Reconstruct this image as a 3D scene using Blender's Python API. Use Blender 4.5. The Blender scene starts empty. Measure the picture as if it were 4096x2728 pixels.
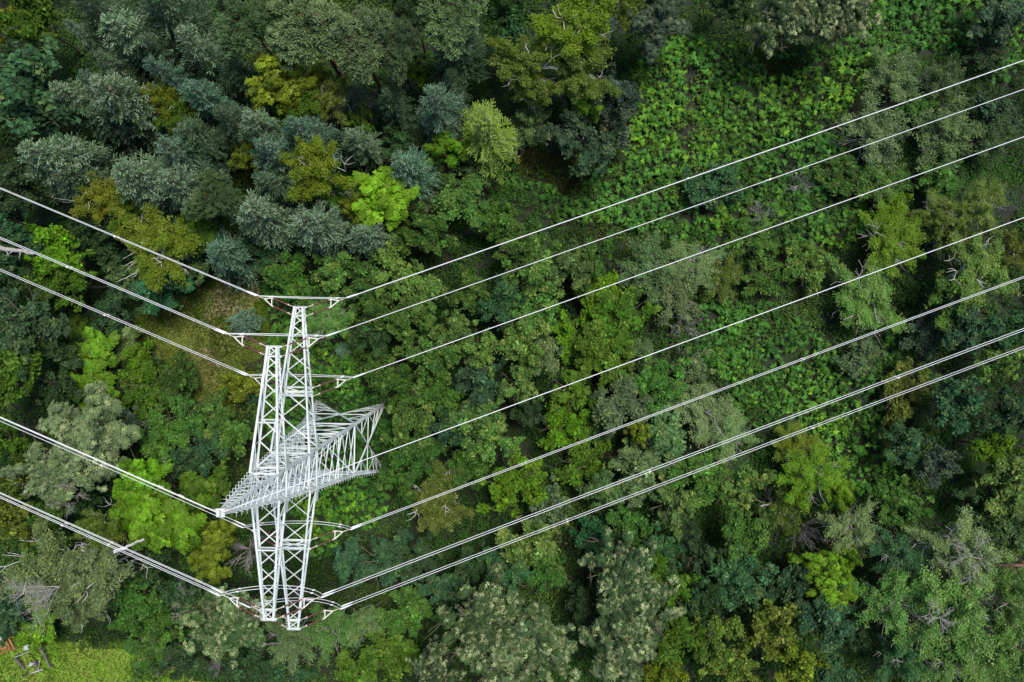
import bpy, math, random
import numpy as np
from mathutils import Vector, Matrix

# ------------------------------------------------------------------ camera, sky, sun, exposure
S = bpy.context.scene
COL = S.collection
F, CX, CY, H = 3186.0, 2048.0, 1364.0, 100.0
cd = bpy.data.cameras.new('camera'); cam = bpy.data.objects.new('camera', cd); COL.objects.link(cam)
cam.location = (0, 0, H); cam.rotation_euler = (0, 0, 0)
cd.sensor_width = 36; cd.lens = F / 4096 * 36; cd.clip_end = 5000; cd.clip_start = 0.5
S.camera = cam
W = bpy.data.worlds.new("World"); S.world = W; W.use_nodes = True
wn = W.node_tree.nodes; wn.clear()
sky = wn.new('ShaderNodeTexSky'); sky.sky_type = 'NISHITA'; sky.sun_disc = False
SUN_EL, SUN_AZ = math.radians(70), math.radians(42)      # azimuth from +Y towards +X
sky.sun_elevation = SUN_EL; sky.sun_rotation = SUN_AZ
bgn = wn.new('ShaderNodeBackground'); bgn.inputs['Strength'].default_value = 0.085
won = wn.new('ShaderNodeOutputWorld')
W.node_tree.links.new(sky.outputs[0], bgn.inputs['Color']); W.node_tree.links.new(bgn.outputs[0], won.inputs[0])
sl = bpy.data.lights.new('sun', 'SUN'); sun = bpy.data.objects.new('sun', sl); COL.objects.link(sun)
sl.energy = 2.5; sl.angle = math.radians(22); sl.color = (1.0, 0.95, 0.86)
sd = Vector((math.sin(SUN_AZ) * math.cos(SUN_EL), math.cos(SUN_AZ) * math.cos(SUN_EL), math.sin(SUN_EL)))
sun.rotation_euler = sd.to_track_quat('Z', 'Y').to_euler(); sun.location = (0, 0, 150)
S.view_settings.view_transform = 'Standard'; S.view_settings.look = 'None'
S.view_settings.exposure = 0.85; S.view_settings.gamma = 1.0

rng = np.random.default_rng(7)
random.seed(7)

def gpt(px, py, z=0.0):
    """photo pixel -> world point at height z"""
    k = (H - z) / F
    return ((px - CX) * k, (CY - py) * k, z)

# ------------------------------------------------------------------ materials
def newmat(name):
    m = bpy.data.materials.new(name); m.use_nodes = True
    return m, m.node_tree.nodes, m.node_tree.links, m.node_tree.nodes['Principled BSDF']

def leafmat(name, tip=(.25, .3, .05), rough=.6, trans=.25, spec=.12):
    m, n, l, b = newmat(name)
    oi = n.new('ShaderNodeObjectInfo')
    a = n.new('ShaderNodeAttribute'); a.attribute_name = 'tone'
    t = n.new('ShaderNodeAttribute'); t.attribute_name = 'tip'
    mul = n.new('ShaderNodeMath'); mul.operation = 'MULTIPLY'
    l.new(t.outputs['Fac'], mul.inputs[0]); l.new(oi.outputs['Alpha'], mul.inputs[1])
    mx = n.new('ShaderNodeMix'); mx.data_type = 'RGBA'
    l.new(mul.outputs[0], mx.inputs['Factor']); l.new(oi.outputs['Color'], mx.inputs['A'])
    mx.inputs['B'].default_value = (*tip, 1)
    vm = n.new('ShaderNodeVectorMath'); vm.operation = 'SCALE'
    l.new(mx.outputs['Result'], vm.inputs[0]); l.new(a.outputs['Fac'], vm.inputs['Scale'])
    l.new(vm.outputs[0], b.inputs['Base Color'])
    b.inputs['Roughness'].default_value = rough; b.inputs['Specular IOR Level'].default_value = spec
    tr = n.new('ShaderNodeBsdfTranslucent'); l.new(vm.outputs[0], tr.inputs['Color'])
    ms = n.new('ShaderNodeMixShader'); ms.inputs[0].default_value = trans
    out = n['Material Output']
    l.new(b.outputs[0], ms.inputs[1]); l.new(tr.outputs[0], ms.inputs[2]); l.new(ms.outputs[0], out.inputs[0])
    return m

def noisemat(name, c1, c2, scale=4, rough=.8, spec=.3, metal=0, lo=.35, hi=.65, detail=6, c3=None, scale3=.15, bump=0):
    m, n, l, b = newmat(name)
    tc = n.new('ShaderNodeTexCoord'); nz = n.new('ShaderNodeTexNoise')
    nz.inputs['Scale'].default_value = scale; nz.inputs['Detail'].default_value = detail
    l.new(tc.outputs['Object'], nz.inputs['Vector'])
    r = n.new('ShaderNodeValToRGB'); e = r.color_ramp.elements
    e[0].position = lo; e[1].position = hi; e[0].color = (*c1, 1); e[1].color = (*c2, 1)
    l.new(nz.outputs['Fac'], r.inputs[0]); src = r.outputs[0]
    if c3:
        n2 = n.new('ShaderNodeTexNoise'); n2.inputs['Scale'].default_value = scale3; n2.inputs['Detail'].default_value = 5
        l.new(tc.outputs['Object'], n2.inputs['Vector'])
        r2 = n.new('ShaderNodeValToRGB'); r2.color_ramp.elements[0].position = .42; r2.color_ramp.elements[1].position = .6
        l.new(n2.outputs['Fac'], r2.inputs[0])
        mx = n.new('ShaderNodeMix'); mx.data_type = 'RGBA'; l.new(r2.outputs[0], mx.inputs['Factor'])
        l.new(src, mx.inputs['A']); mx.inputs['B'].default_value = (*c3, 1); src = mx.outputs['Result']
    l.new(src, b.inputs['Base Color'])
    b.inputs['Roughness'].default_value = rough; b.inputs['Specular IOR Level'].default_value = spec
    b.inputs['Metallic'].default_value = metal
    if bump:
        bp = n.new('ShaderNodeBump'); bp.inputs['Strength'].default_value = bump
        l.new(nz.outputs['Fac'], bp.inputs['Height']); l.new(bp.outputs[0], b.inputs['Normal'])
    return m

M = dict(
    broad=leafmat('broad_leaf', (.25, .29, .06)),
    oak=leafmat('oak_leaf', (.36, .40, .19)),
    birch=leafmat('birch_leaf', (.29, .34, .08), trans=.3),
    willow=leafmat('willow_leaf', (.30, .38, .13), trans=.3),
    spruce=leafmat('spruce_needle', (.31, .41, .27), trans=.05, rough=.6),
    pine=leafmat('pine_needle', (.24, .31, .17), trans=.05, rough=.6),
    fern=leafmat('fern_frond', (.13, .27, .012), trans=.2, spec=.15),
    grass=leafmat('grass_blade', (.27, .27, .08), trans=.3, spec=.2),
    bark=noisemat('brown_bark', (.05, .04, .03), (.14, .11, .085), 9, c3=(.09, .1, .05), scale3=2),
    redbark=noisemat('pine_bark', (.12, .05, .03), (.22, .12, .08), 6),
    birchbark=noisemat('birch_bark', (.16, .15, .14), (.62, .6, .57), 5, lo=.3, hi=.45),
    greybark=noisemat('dead_bark', (.2, .185, .17), (.42, .40, .37), 8),
    steel=noisemat('painted_steel', (.60, .64, .63), (.70, .73, .72), 1.3, rough=.5, spec=.45, c3=(.50, .55, .54), scale3=.35),
    hot=noisemat('galvanised_fitting', (.5, .45, .42), (.74, .70, .68), 6, rough=.5, spec=.5),
    rusty=noisemat('weathered_fitting', (.42, .31, .22), (.66, .6, .55), 9, rough=.6),
    alu=noisemat('aluminium_cable', (.66, .67, .69), (.80, .80, .82), 3, rough=.45, spec=.5),
    insul=noisemat('brown_glaze', (.075, .016, .018), (.12, .035, .035), 5, rough=.25, spec=.6),
    concrete=noisemat('footing_concrete', (.16, .13, .13), (.3, .26, .25), 5, bump=.4),
    soil=noisemat('forest_floor', (.008, .011, .006), (.020, .022, .011), 1.2, c3=(.012, .028, .006), scale3=.12, bump=.5),
    turf=noisemat('meadow_ground', (.09, .135, .018), (.16, .18, .04), 1.6, c3=(.19, .18, .06), scale3=.22, bump=.3),
    fturf=noisemat('field_ground', (.08, .18, .008), (.14, .25, .015), 1.2, c3=(.16, .22, .03), scale3=.25, bump=.3),
    dirt=noisemat('bare_earth', (.12, .10, .05), (.30, .24, .15), 2.2, bump=.4),
    rust=noisemat('rusted_iron', (.22, .07, .03), (.42, .2, .09), 7, rough=.85),
    wood=noisemat('weathered_timber', (.05, .045, .045), (.2, .18, .17), 8),
    pale=noisemat('pale_sheet', (.25, .26, .28), (.5, .5, .52), 6),
)

# ------------------------------------------------------------------ mesh helpers
class MB:
    """collects polygons of equal-size numpy blocks, built into one mesh"""
    def __init__(s): s.v = []; s.f = []; s.n = 0; s.tone = []; s.tip = []; s.mi = []
    def add(s, v, f, tone=1.0, tip=0.0, mi=0):
        v = np.asarray(v, float).reshape(-1, 3); f = np.asarray(f, int)
        s.v.append(v); s.f.append(f + s.n); s.n += len(v)
        s.tone.append(np.broadcast_to(np.asarray(tone, float), (len(v),)) if np.ndim(tone) == 0 else np.asarray(tone, float))
        s.tip.append(np.broadcast_to(np.asarray(tip, float), (len(v),)) if np.ndim(tip) == 0 else np.asarray(tip, float))
        s.mi.append(np.full(len(f), mi, int))
    def box(s, c, ax, ay, az, mi=0):
        c, ax, ay, az = map(np.asarray, (c, ax, ay, az))
        q = [(-1,-1,-1),(1,-1,-1),(1,1,-1),(-1,1,-1),(-1,-1,1),(1,-1,1),(1,1,1),(-1,1,1)]
        v = [c + ax*i + ay*j + az*k for i, j, k in q]
        s.add(v, [(0,3,2,1),(4,5,6,7),(0,1,5,4),(1,2,6,5),(2,3,7,6),(3,0,4,7)], mi=mi)
    def abox(s, x0, x1, y0, y1, z0, z1):
        s.box(((x0+x1)/2,(y0+y1)/2,(z0+z1)/2), ((x1-x0)/2,0,0), (0,(y1-y0)/2,0), (0,0,(z1-z0)/2))
    def angle(s, a, b, w=.1, t=.012, hint=(0, 0, 1)):
        """steel L section from a to b, heel on the line, flanges w wide"""
        a = np.asarray(a, float); b = np.asarray(b, float); d = b - a; L = np.linalg.norm(d)
        if L < 1e-6: return
        d /= L; h = np.asarray(hint, float); h = h - d * h.dot(d)
        if np.linalg.norm(h) < 1e-3: h = np.array([1., 0, 0]); h = h - d * h.dot(d)
        h /= np.linalg.norm(h); k = np.cross(d, h)
        t = max(t, w * .14)
        pr = [(0, 0), (w, 0), (w, t), (t, t), (t, w), (0, w)]
        v = [a + k*x + h*y for x, y in pr] + [b + k*x + h*y for x, y in pr]
        s.v.append(np.array(v)); n = s.n; s.n += 12
        fs = [(i, (i+1) % 6, (i+1) % 6 + 6, i + 6) for i in range(6)] + [(3, 2, 1, 0), (5, 4, 3, 0), (6, 7, 8, 9), (6, 9, 10, 11)]
        s.f.append(np.array(fs) + n); s.tone.append(np.ones(12)); s.tip.append(np.zeros(12)); s.mi.append(np.zeros(len(fs), int))
    def tube(s, pts, rad, n=6, cap=True, mi=0):
        pts = np.asarray(pts, float); m = len(pts)
        rad = np.broadcast_to(np.asarray(rad, float), (m,))
        t = np.gradient(pts, axis=0); t /= np.maximum(np.linalg.norm(t, axis=1, keepdims=True), 1e-9)
        ref = np.array([0, 0, 1.]) if abs(t[0][2]) < .8 else np.array([1., 0, 0])
        u = np.cross(t, ref); u /= np.maximum(np.linalg.norm(u, axis=1, keepdims=True), 1e-9); w = np.cross(t, u)
        an = np.arange(n) * 2 * np.pi / n
        v = pts[:, None] + rad[:, None, None] * (u[:, None] * np.cos(an)[None, :, None] + w[:, None] * np.sin(an)[None, :, None])
        f = []
        for i in range(m - 1):
            for j in range(n):
                k = (j + 1) % n; f.append((i*n+j, i*n+k, (i+1)*n+k, (i+1)*n+j))
        s.add(v, f, mi=mi)
        if cap:
            for base, rev in ((0, True), ((m-1)*n, False)):
                c = pts[0] if rev else pts[-1]
                ring = v.reshape(-1, 3)[base:base+n]
                vv = np.vstack([c[None], ring])
                ff = [(0, 1+(j+1) % n, 1+j) if rev else (0, 1+j, 1+(j+1) % n) for j in range(n)]
                s.add(vv, ff, mi=mi)
    def leaves(s, c, nrm, ln, wd, tone, tip=0.0, d=None):
        """diamond leaves: centres, normals, lengths, widths, optional directions"""
        N = len(c)
        nrm = nrm / np.maximum(np.linalg.norm(nrm, axis=1, keepdims=True), 1e-9)
        if d is None: d = rng.normal(size=(N, 3))
        d = d - nrm * (d * nrm).sum(1, keepdims=True); d /= np.maximum(np.linalg.norm(d, axis=1, keepdims=True), 1e-9)
        e = np.cross(nrm, d); ln = np.broadcast_to(ln, (N,))[:, None]; wd = np.broadcast_to(wd, (N,))[:, None]
        v = np.stack([c - d*ln/2, c + e*wd/2 + d*ln*.08 - nrm*wd*.12, c + d*ln/2, c - e*wd/2 + d*ln*.08 - nrm*wd*.12], 1)
        f = np.arange(4*N).reshape(N, 4)
        s.add(v.reshape(-1, 3), f, np.repeat(np.broadcast_to(tone, (N,)), 4), np.repeat(np.broadcast_to(tip, (N,)), 4))
    def spindles(s, a, b, w, tone, tip=0.0):
        """4-sided brushes from a to b, thickest near the middle"""
        N = len(a); d = b - a; dn = d / np.maximum(np.linalg.norm(d, axis=1, keepdims=True), 1e-9)
        ref = np.tile([0, 0, 1.], (N, 1)); ref[np.abs(dn[:, 2]) > .9] = (1, 0, 0)
        u = np.cross(dn, ref); u /= np.linalg.norm(u, axis=1, keepdims=True); q = np.cross(dn, u)
        w = np.broadcast_to(w, (N,))[:, None]; m1 = a + d*.25; m2 = a + d*.78
        ring = lambda m, k: [m + u*w*k, m + q*w*k, m - u*w*k, m - q*w*k]
        V = np.stack([a] + ring(m1, .5) + ring(m2, .45) + [b], 1)
        fs = []
        for j in range(4):
            k = (j+1) % 4; fs += [(0, 1+j, 1+k, 1+k), (1+j, 5+j, 5+k, 1+k), (5+j, 9, 9, 5+k)]
        tri = np.array([(0, 1+j, 1+(j+1) % 4) for j in range(4)] + [(5+j, 9, 5+(j+1) % 4) for j in range(4)])
        quad = np.array([(1+j, 5+j, 5+(j+1) % 4, 1+(j+1) % 4) for j in range(4)])
        off = (np.arange(N) * 10)[:, None, None]
        T = np.repeat(np.broadcast_to(tone, (N,)), 10).astype(float); P = np.repeat(np.broadcast_to(tip, (N,)), 10).astype(float)
        P = P.copy(); idx = (np.arange(N)*10)[:, None] + np.array([5, 6, 7, 8, 9])[None]
        lowmask = np.ones(N*10); lowmask[(np.arange(N)*10)[:, None] + np.arange(5)[None]] = .25; P *= lowmask
        s.v.append(V.reshape(-1, 3)); s.tone.append(T); s.tip.append(P)
        s.f.append((tri[None] + off).reshape(-1, 3) + s.n); s.mi.append(np.zeros(N*8, int))
        s.f.append((quad[None] + off).reshape(-1, 4) + s.n); s.mi.append(np.zeros(N*4, int))
        s.n += N*10
    def mesh(s, name, mats, attrs=False, smooth=False):
        me = bpy.data.meshes.new(name)
        v = np.concatenate(s.v); nf = sum(len(f) for f in s.f)
        lt = np.concatenate([np.full(len(f), f.shape[1]) for f in s.f]); loops = np.concatenate([f.ravel() for f in s.f])
        me.vertices.add(len(v)); me.vertices.foreach_set('co', v.ravel().astype(np.float32))
        me.loops.add(len(loops)); me.loops.foreach_set('vertex_index', loops.astype(np.int32))
        me.polygons.add(nf); ls = np.concatenate([[0], np.cumsum(lt)[:-1]])
        me.polygons.foreach_set('loop_start', ls.astype(np.int32))
        me.polygons.foreach_set('loop_total', lt.astype(np.int32))
        me.polygons.foreach_set('material_index', np.concatenate(s.mi).astype(np.int32))
        me.polygons.foreach_set('use_smooth', np.full(nf, smooth))
        for m in (mats if isinstance(mats, (list, tuple)) else [mats]): me.materials.append(m)
        if attrs:
            for nm, a in (('tone', s.tone), ('tip', s.tip)):
                at = me.attributes.new(nm, 'FLOAT', 'POINT'); at.data.foreach_set('value', np.concatenate(a).astype(np.float32))
        me.update(); me.validate()
        return me

def ob(name, me, parent=None, loc=(0, 0, 0), color=None):
    o = bpy.data.objects.new(name, me); COL.objects.link(o); o.location = loc
    if parent: o.parent = parent
    if color: o.color = color
    return o
def tag(o, label=None, cat=None, group=None, kind=None):
    if label: o['label'] = label
    if cat: o['category'] = cat
    if group: o['group'] = group
    if kind: o['kind'] = kind
    return o
def empty(name, loc, rz=0, **k):
    o = bpy.data.objects.new(name, None); COL.objects.link(o); o.location = loc; o.rotation_euler = (0, 0, rz)
    o.empty_display_size = .3
    return tag(o, **k)

def inpoly(px, py, poly):
    r = np.zeros(len(px), bool); n = len(poly)
    for i in range(n):
        x1, y1 = poly[i]; x2, y2 = poly[(i+1) % n]
        if y1 == y2: continue
        c = ((y1 > py) != (y2 > py)) & (px < (x2-x1)*(py-y1)/(y2-y1) + x1); r ^= c
    return r
def wave(x, y, s=1.0, seed=0):
    """cheap smooth noise, about -1..1"""
    r = np.random.default_rng(seed); o = 0
    for k in range(7):
        a = r.uniform(0, 6.28); fr = s * r.uniform(.5, 2.2); o = o + np.sin((x*np.cos(a) + y*np.sin(a))*fr + r.uniform(0, 6.28))
    return o / 3.2
# ------------------------------------------------------------------ ground
def terrain(x, y): return .22 * wave(x, y, .09, 3) + .1 * wave(x, y, .35, 4)
def build_ground():
    a = np.concatenate([[-1500, -600, -250, -130], np.linspace(-90, 90, 121), [130, 250, 600, 1500]])
    X, Y = np.meshgrid(a, a, indexing='ij'); n = len(a)
    fall = np.clip(1 - (np.maximum(abs(X), abs(Y)) - 80) / 60, 0, 1)
    Z = terrain(X, Y) * fall
    mb = MB(); i = np.arange(n-1)[:, None] * n + np.arange(n-1)[None]
    f = np.stack([i, i+n, i+n+1, i+1], -1).reshape(-1, 4)
    mb.add(np.stack([X, Y, Z], -1), f)
    tag(ob('ground', mb.mesh('ground', M['soil'], smooth=True)), 'dark leaf litter and soil of the forest floor', kind='structure')
build_ground()

def patch(name, poly, mat, lift, label, step=.8):
    """a sheet draped over the ground inside a ragged polygon given in photo pixels"""
    P = np.array([gpt(*p)[:2] for p in poly]); lo, hi = P.min(0) - 1, P.max(0) + 1
    xs = np.arange(lo[0], hi[0], step); ys = np.arange(lo[1], hi[1], step)
    X, Y = np.meshgrid(xs, ys, indexing='ij'); ins = inpoly((X + .9*wave(X, Y, 1.1, 8)).ravel(), (Y + .9*wave(X, Y, 1.2, 9)).ravel(), P)
    # draped with the ground's own triangulation well under it
    v = np.stack([X, Y, terrain(X, Y) + lift], -1).reshape(-1, 3); n1, n2 = len(xs), len(ys)
    i = np.arange(n1-1)[:, None] * n2 + np.arange(n2-1)[None]; f = np.stack([i, i+n2, i+n2+1, i+1], -1).reshape(-1, 4)
    keep = ins[f].all(1); f = f[keep]; used = np.unique(f); mp = -np.ones(len(v), int); mp[used] = np.arange(len(used))
    mb = MB(); mb.add(v[used], mp[f])
    return tag(ob(name, mb.mesh(name, mat, smooth=True)), label, kind='structure')

CLEAR = [(540,1240),(700,1190),(830,1150),(900,1060),(1040,1040),(1075,1180),(1040,1400),(960,1500),(930,1660),(840,1640),(740,1480),(560,1380)]
FIELD = [(-900,2480),(150,2540),(330,2560),(560,2580),(800,2640),(860,2800),(840,3200),(-900,3200)]
GRASSY = [(2010,610),(2200,590),(2340,640),(2330,770),(2080,740)]
GRASSY2 = [(2990,230),(3200,200),(3240,300),(3120,330)]
patch('clearing', CLEAR, M['turf'], .035, 'small grassy clearing with dry straw coloured patches')
patch('meadow', FIELD, M['fturf'], .035, 'bright grass field at the lower left')
patch('dirt_path', [(905,1040),(1000,1030),(1030,1180),(1010,1300),(930,1320),(880,1280),(800,1260),(860,1180)], M['dirt'], .06, 'bare reddish earth path entering the clearing', .4)
patch('dirt_path', [(700,1350),(780,1330),(880,1420),(880,1500),(800,1450)], M['dirt'], .06, 'worn earth patch in the middle of the clearing', .4)

FERN = [
 [(2480,330),(2700,120),(3000,210),(3420,170),(3480,-60),(4200,-60),(4200,260),(3950,300),(3640,190),(3420,330),(3380,700),(3520,900),(3320,1020),(2850,1000),(2640,930),(2330,920),(2150,800),(1930,720),(2250,640),(2500,660)],
 [(2830,1180),(3250,1230),(3330,1420),(3640,1380),(3640,1500),(3560,1760),(3300,1820),(3000,1700),(2850,1530),(2740,1350)],
 [(1060,1130),(1240,1100),(1400,1180),(1560,1400),(1590,1620),(1570,1900),(1490,2090),(1300,2200),(1150,2150),(1060,1500)],
 [(3300,1790),(3660,1820),(3720,1950),(3540,2050),(3380,1990)]]
# ------------------------------------------------------------------ the lattice transmission tower
TB = np.array([-20.12, -11.86, 0.0]); TROT = math.radians(-1.1)
Z0, ZK, Z1, Z2, ZT = 0.0, 12.4, 25.5, 33.4, 45.0
def hw(z): return float(np.interp(z, [Z0, ZK, Z1, Z2, ZT], [4.33, 2.85, 1.92, 1.32, .16]))
def tw(x, y, z):
    c, s = math.cos(TROT), math.sin(TROT); return np.array([TB[0] + c*x - s*y, TB[1] + s*x + c*y, z])
tower = empty('transmission_tower', (TB[0], TB[1], 0), TROT, label='tall white painted lattice steel transmission tower with two long crossarms', cat='pylon')
CN = [(1, 1), (-1, 1), (-1, -1), (1, -1)]
def cor(i, z): w = hw(z); return np.array([CN[i % 4][0]*w, CN[i % 4][1]*w, z])
for i in range(4):
    mb = MB(); sx, sy = CN[i]
    for a, b, w in ((Z0-.3, ZK, .30), (ZK, Z1, .27), (Z1, Z2, .23), (Z2, ZT, .17)):
        p, q = cor(i, max(a, 0)), cor(i, b)
        if a < 0: p = p + (p - q) * .02
        # L section with its heel at the corner, flanges along the two faces
        d = (q - p) / np.linalg.norm(q - p); e1 = np.array([-sx, 0, 0.]); e2 = np.array([0, -sy, 0.]); t = .03
        pr = [(0, 0), (w, 0), (w, t), (t, t), (t, w), (0, w)]
        v = [p + e1*x + e2*y for x, y in pr] + [q + e1*x + e2*y for x, y in pr]
        mb.add(v, [(j, (j+1) % 6, (j+1) % 6+6, j+6) for j in range(6)])
    # splice plates
    for zz in (6.5, ZK, 18.5, Z1-.6, 29.6):
        p = cor(i, zz); mb.box(p + np.array([-sx*.15, sy*.008, 0]), (.14, 0, 0), (0, .012, 0), (0, 0, .38))
        mb.box(p + np.array([sx*.008, -sy*.15, 0]), (.012, 0, 0), (0, .14, 0), (0, 0, .38))
    lg = ob('leg', mb.mesh('leg', M['steel']), tower)
    if i in (1, 3):                                                   # step bolts up two opposite legs
        sb = MB(); z = 1.5; k = 0
        bx, by = MB(), MB(); bx.tube([(0, 0, 0), (sx*.34, 0, 0)], .02, 5); by.tube([(0, 0, 0), (0, sy*.34, 0)], .02, 5)
        bx, by = bx.mesh('step_bolt', M['steel']), by.mesh('step_bolt', M['steel'])
        while z < ZT - 1.2:
            p = cor(i, z)
            if z > 24.6: ob('step_bolt', bx if k % 2 else by, lg, tuple(p))
            elif k % 2: sb.tube([p, p + np.array([sx*.34, 0, 0])], .02, 5)
            else: sb.tube([p, p + np.array([0, sy*.34, 0])], .02, 5)
            z += .45; k += 1
        tag(ob('step_bolts', sb.mesh('step_bolts', M['steel']), lg), kind='stuff')
    fb = MB(); p = cor(i, 0)
    n = 14; an = np.arange(n)*2*np.pi/n
    for r0, r1, z0, z1 in ((.85, .8, -.4, .12), (.45, .38, .12, .55)):
        v = np.vstack([np.stack([p[0]+np.cos(an)*r0, p[1]+np.sin(an)*r0, np.full(n, z0)], 1), np.stack([p[0]+np.cos(an)*r1, p[1]+np.sin(an)*r1, np.full(n, z1)], 1), [[p[0], p[1], z1]]])
        fb.add(v, [(j, (j+1) % n, n+(j+1) % n, n+j) for j in range(n)])
        fb.add(v, [(n+j, n+(j+1) % n, 2*n) for j in range(n)])
    ob('footing', fb.mesh('footing', M['concrete']), tower)
# face bracing
faces = MB()
def X(mb, i, za, zb, w, off=0.0):
    a0, b0, a1, b1 = cor(i, za), cor(i+1, za), cor(i, zb), cor(i+1, zb)
    c = (a0+b0+a1+b1)/4; nrm = np.array([c[0], c[1], 0]); nrm /= np.linalg.norm(nrm)
    mb.angle(a0 - nrm*.02, b1 - nrm*.02, w, hint=-nrm); mb.angle(b0 - nrm*.04, a1 - nrm*.04, w, hint=-nrm)
def hz(mb, i, z, w): 
    a, b = cor(i, z), cor(i+1, z); mb.angle(a, b, w, hint=(0, 0, -1))
for i in range(4):
    # big X of the splayed bottom section with its redundant members
    a0, b0, a1, b1 = cor(i, .3), cor(i+1, .3), cor(i, ZK), cor(i+1, ZK)
    def lerp(p, q, t): return p*(1-t) + q*t
    t = np.linalg.norm(b0-a0) / (np.linalg.norm(b0-a0) + np.linalg.norm(b1-a1)); c = lerp(a0, b1, t)
    nrm = np.array([c[0], c[1], 0]); nrm /= np.linalg.norm(nrm); hn = -nrm
    faces.angle(a0, b1, .15, hint=hn); faces.angle(b0, a1, .15, hint=hn)
    faces.angle(a1, b1, .13, hint=(0, 0, -1))
    for s0, s1, dgn in ((a0, a1, b1), (b0, b1, a1)):
        for k, u in enumerate((.22, .42, .6)):                        # below the crossing: leg to diagonal
            L = lerp(s0, s1, u*.62); D = lerp(s0, c, u*1.35 if u < .55 else .82)
            faces.angle(L, D, .075, hint=hn)
            if k: faces.angle(Lp, D, .07, hint=hn)
            Lp = L
        Lm = lerp(s0, s1, t); faces.angle(Lm, c, .09, hint=hn)
        faces.angle(Lm, lerp(c, s1, .5), .07, hint=hn); faces.angle(lerp(s0, s1, (1+t)/2), lerp(c, s1, .5), .07, hint=hn)
        faces.angle(Lm, lerp(s0, c, .6), .07, hint=hn)
    zs = [ZK]
    while zs[-1] < Z1 - .5: zs.append(zs[-1] + hw(zs[-1])*.86)
    zs = np.array(zs); zs = ZK + (zs-ZK)*(Z1-ZK)/(zs[-1]-ZK)
    for p, q in zip(zs[:-1], zs[1:]): X(faces, i, p, q, .085)
    for za, zb, n, w in ((Z1, Z1+2.2, 1, .09), (Z1+2.2, Z2, 4, .085), (Z2, Z2+1.9, 1, .085)):
        e = np.linspace(za, zb, n+1)
        for p, q in zip(e[:-1], e[1:]): X(faces, i, p, q, w)
    zs = [Z2+1.9]
    while zs[-1] < ZT - .8: zs.append(zs[-1] + max(.6, hw(zs[-1])*1.45))
    zs = np.array(zs); zs = zs[0] + (zs-zs[0])*(ZT-.5-zs[0])/(zs[-1]-zs[0])
    for p, q in zip(zs[:-1], zs[1:]): X(faces, i, p, q, .065)
    for z, w in ((Z1, .16), (Z1+2.2, .14), (Z2, .14), (Z2+1.9, .12), (18.5, .1)): hz(faces, i, z, w)
ob('lattice_bracing', faces.mesh('lattice_bracing', M['steel']), tower)
for z, w in ((ZK, .1), (18.5, .09), (Z1, .11), (Z1+2.2, .1), (Z2, .1), (Z2+1.9, .09)):
    dia = MB(); dia.angle(cor(0, z), cor(2, z), w, hint=(0, 0, -1)); dia.angle(cor(1, z)-(0, 0, .02), cor(3, z)-(0, 0, .02), w, hint=(0, 0, -1))
    ob('diaphragm', dia.mesh('diaphragm', M['steel']), tower)
for z in (Z1, Z2):
    for i in range(4):
        gus = MB(); p = cor(i, z); sx, sy = CN[i]
        gus.box(p + np.array([sx*.03, sy*.5, .15]), (.012, 0, 0), (0, .62, 0), (0, 0, .5))
        gus.box(p + np.array([-sx*.3, sy*.03, 1.2]), (.34, 0, 0), (0, .012, 0), (0, 0, .3))
        for k in range(7): gus.tube([p + np.array([sx*.045, sy*(-.05+.18*k), .45]), p + np.array([sx*.09, sy*(-.05+.18*k), .45])], .02, 5)
        ob('gusset_plate', gus.mesh('gusset_plate', M['steel']), tower)
cap = MB(); cap.box((0, 0, ZT+.02), (.3, 0, 0), (0, .3, 0), (0, 0, .03)); cap.box((0, 0, ZT+.22), (.05, 0, 0), (0, .2, 0), (0, 0, .18))
cap.angle((-.55, .2, ZT-.3), (.55, .2, ZT-.3), .09)
ob('peak_plate', cap.mesh('peak_plate', M['steel']), tower)

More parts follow.
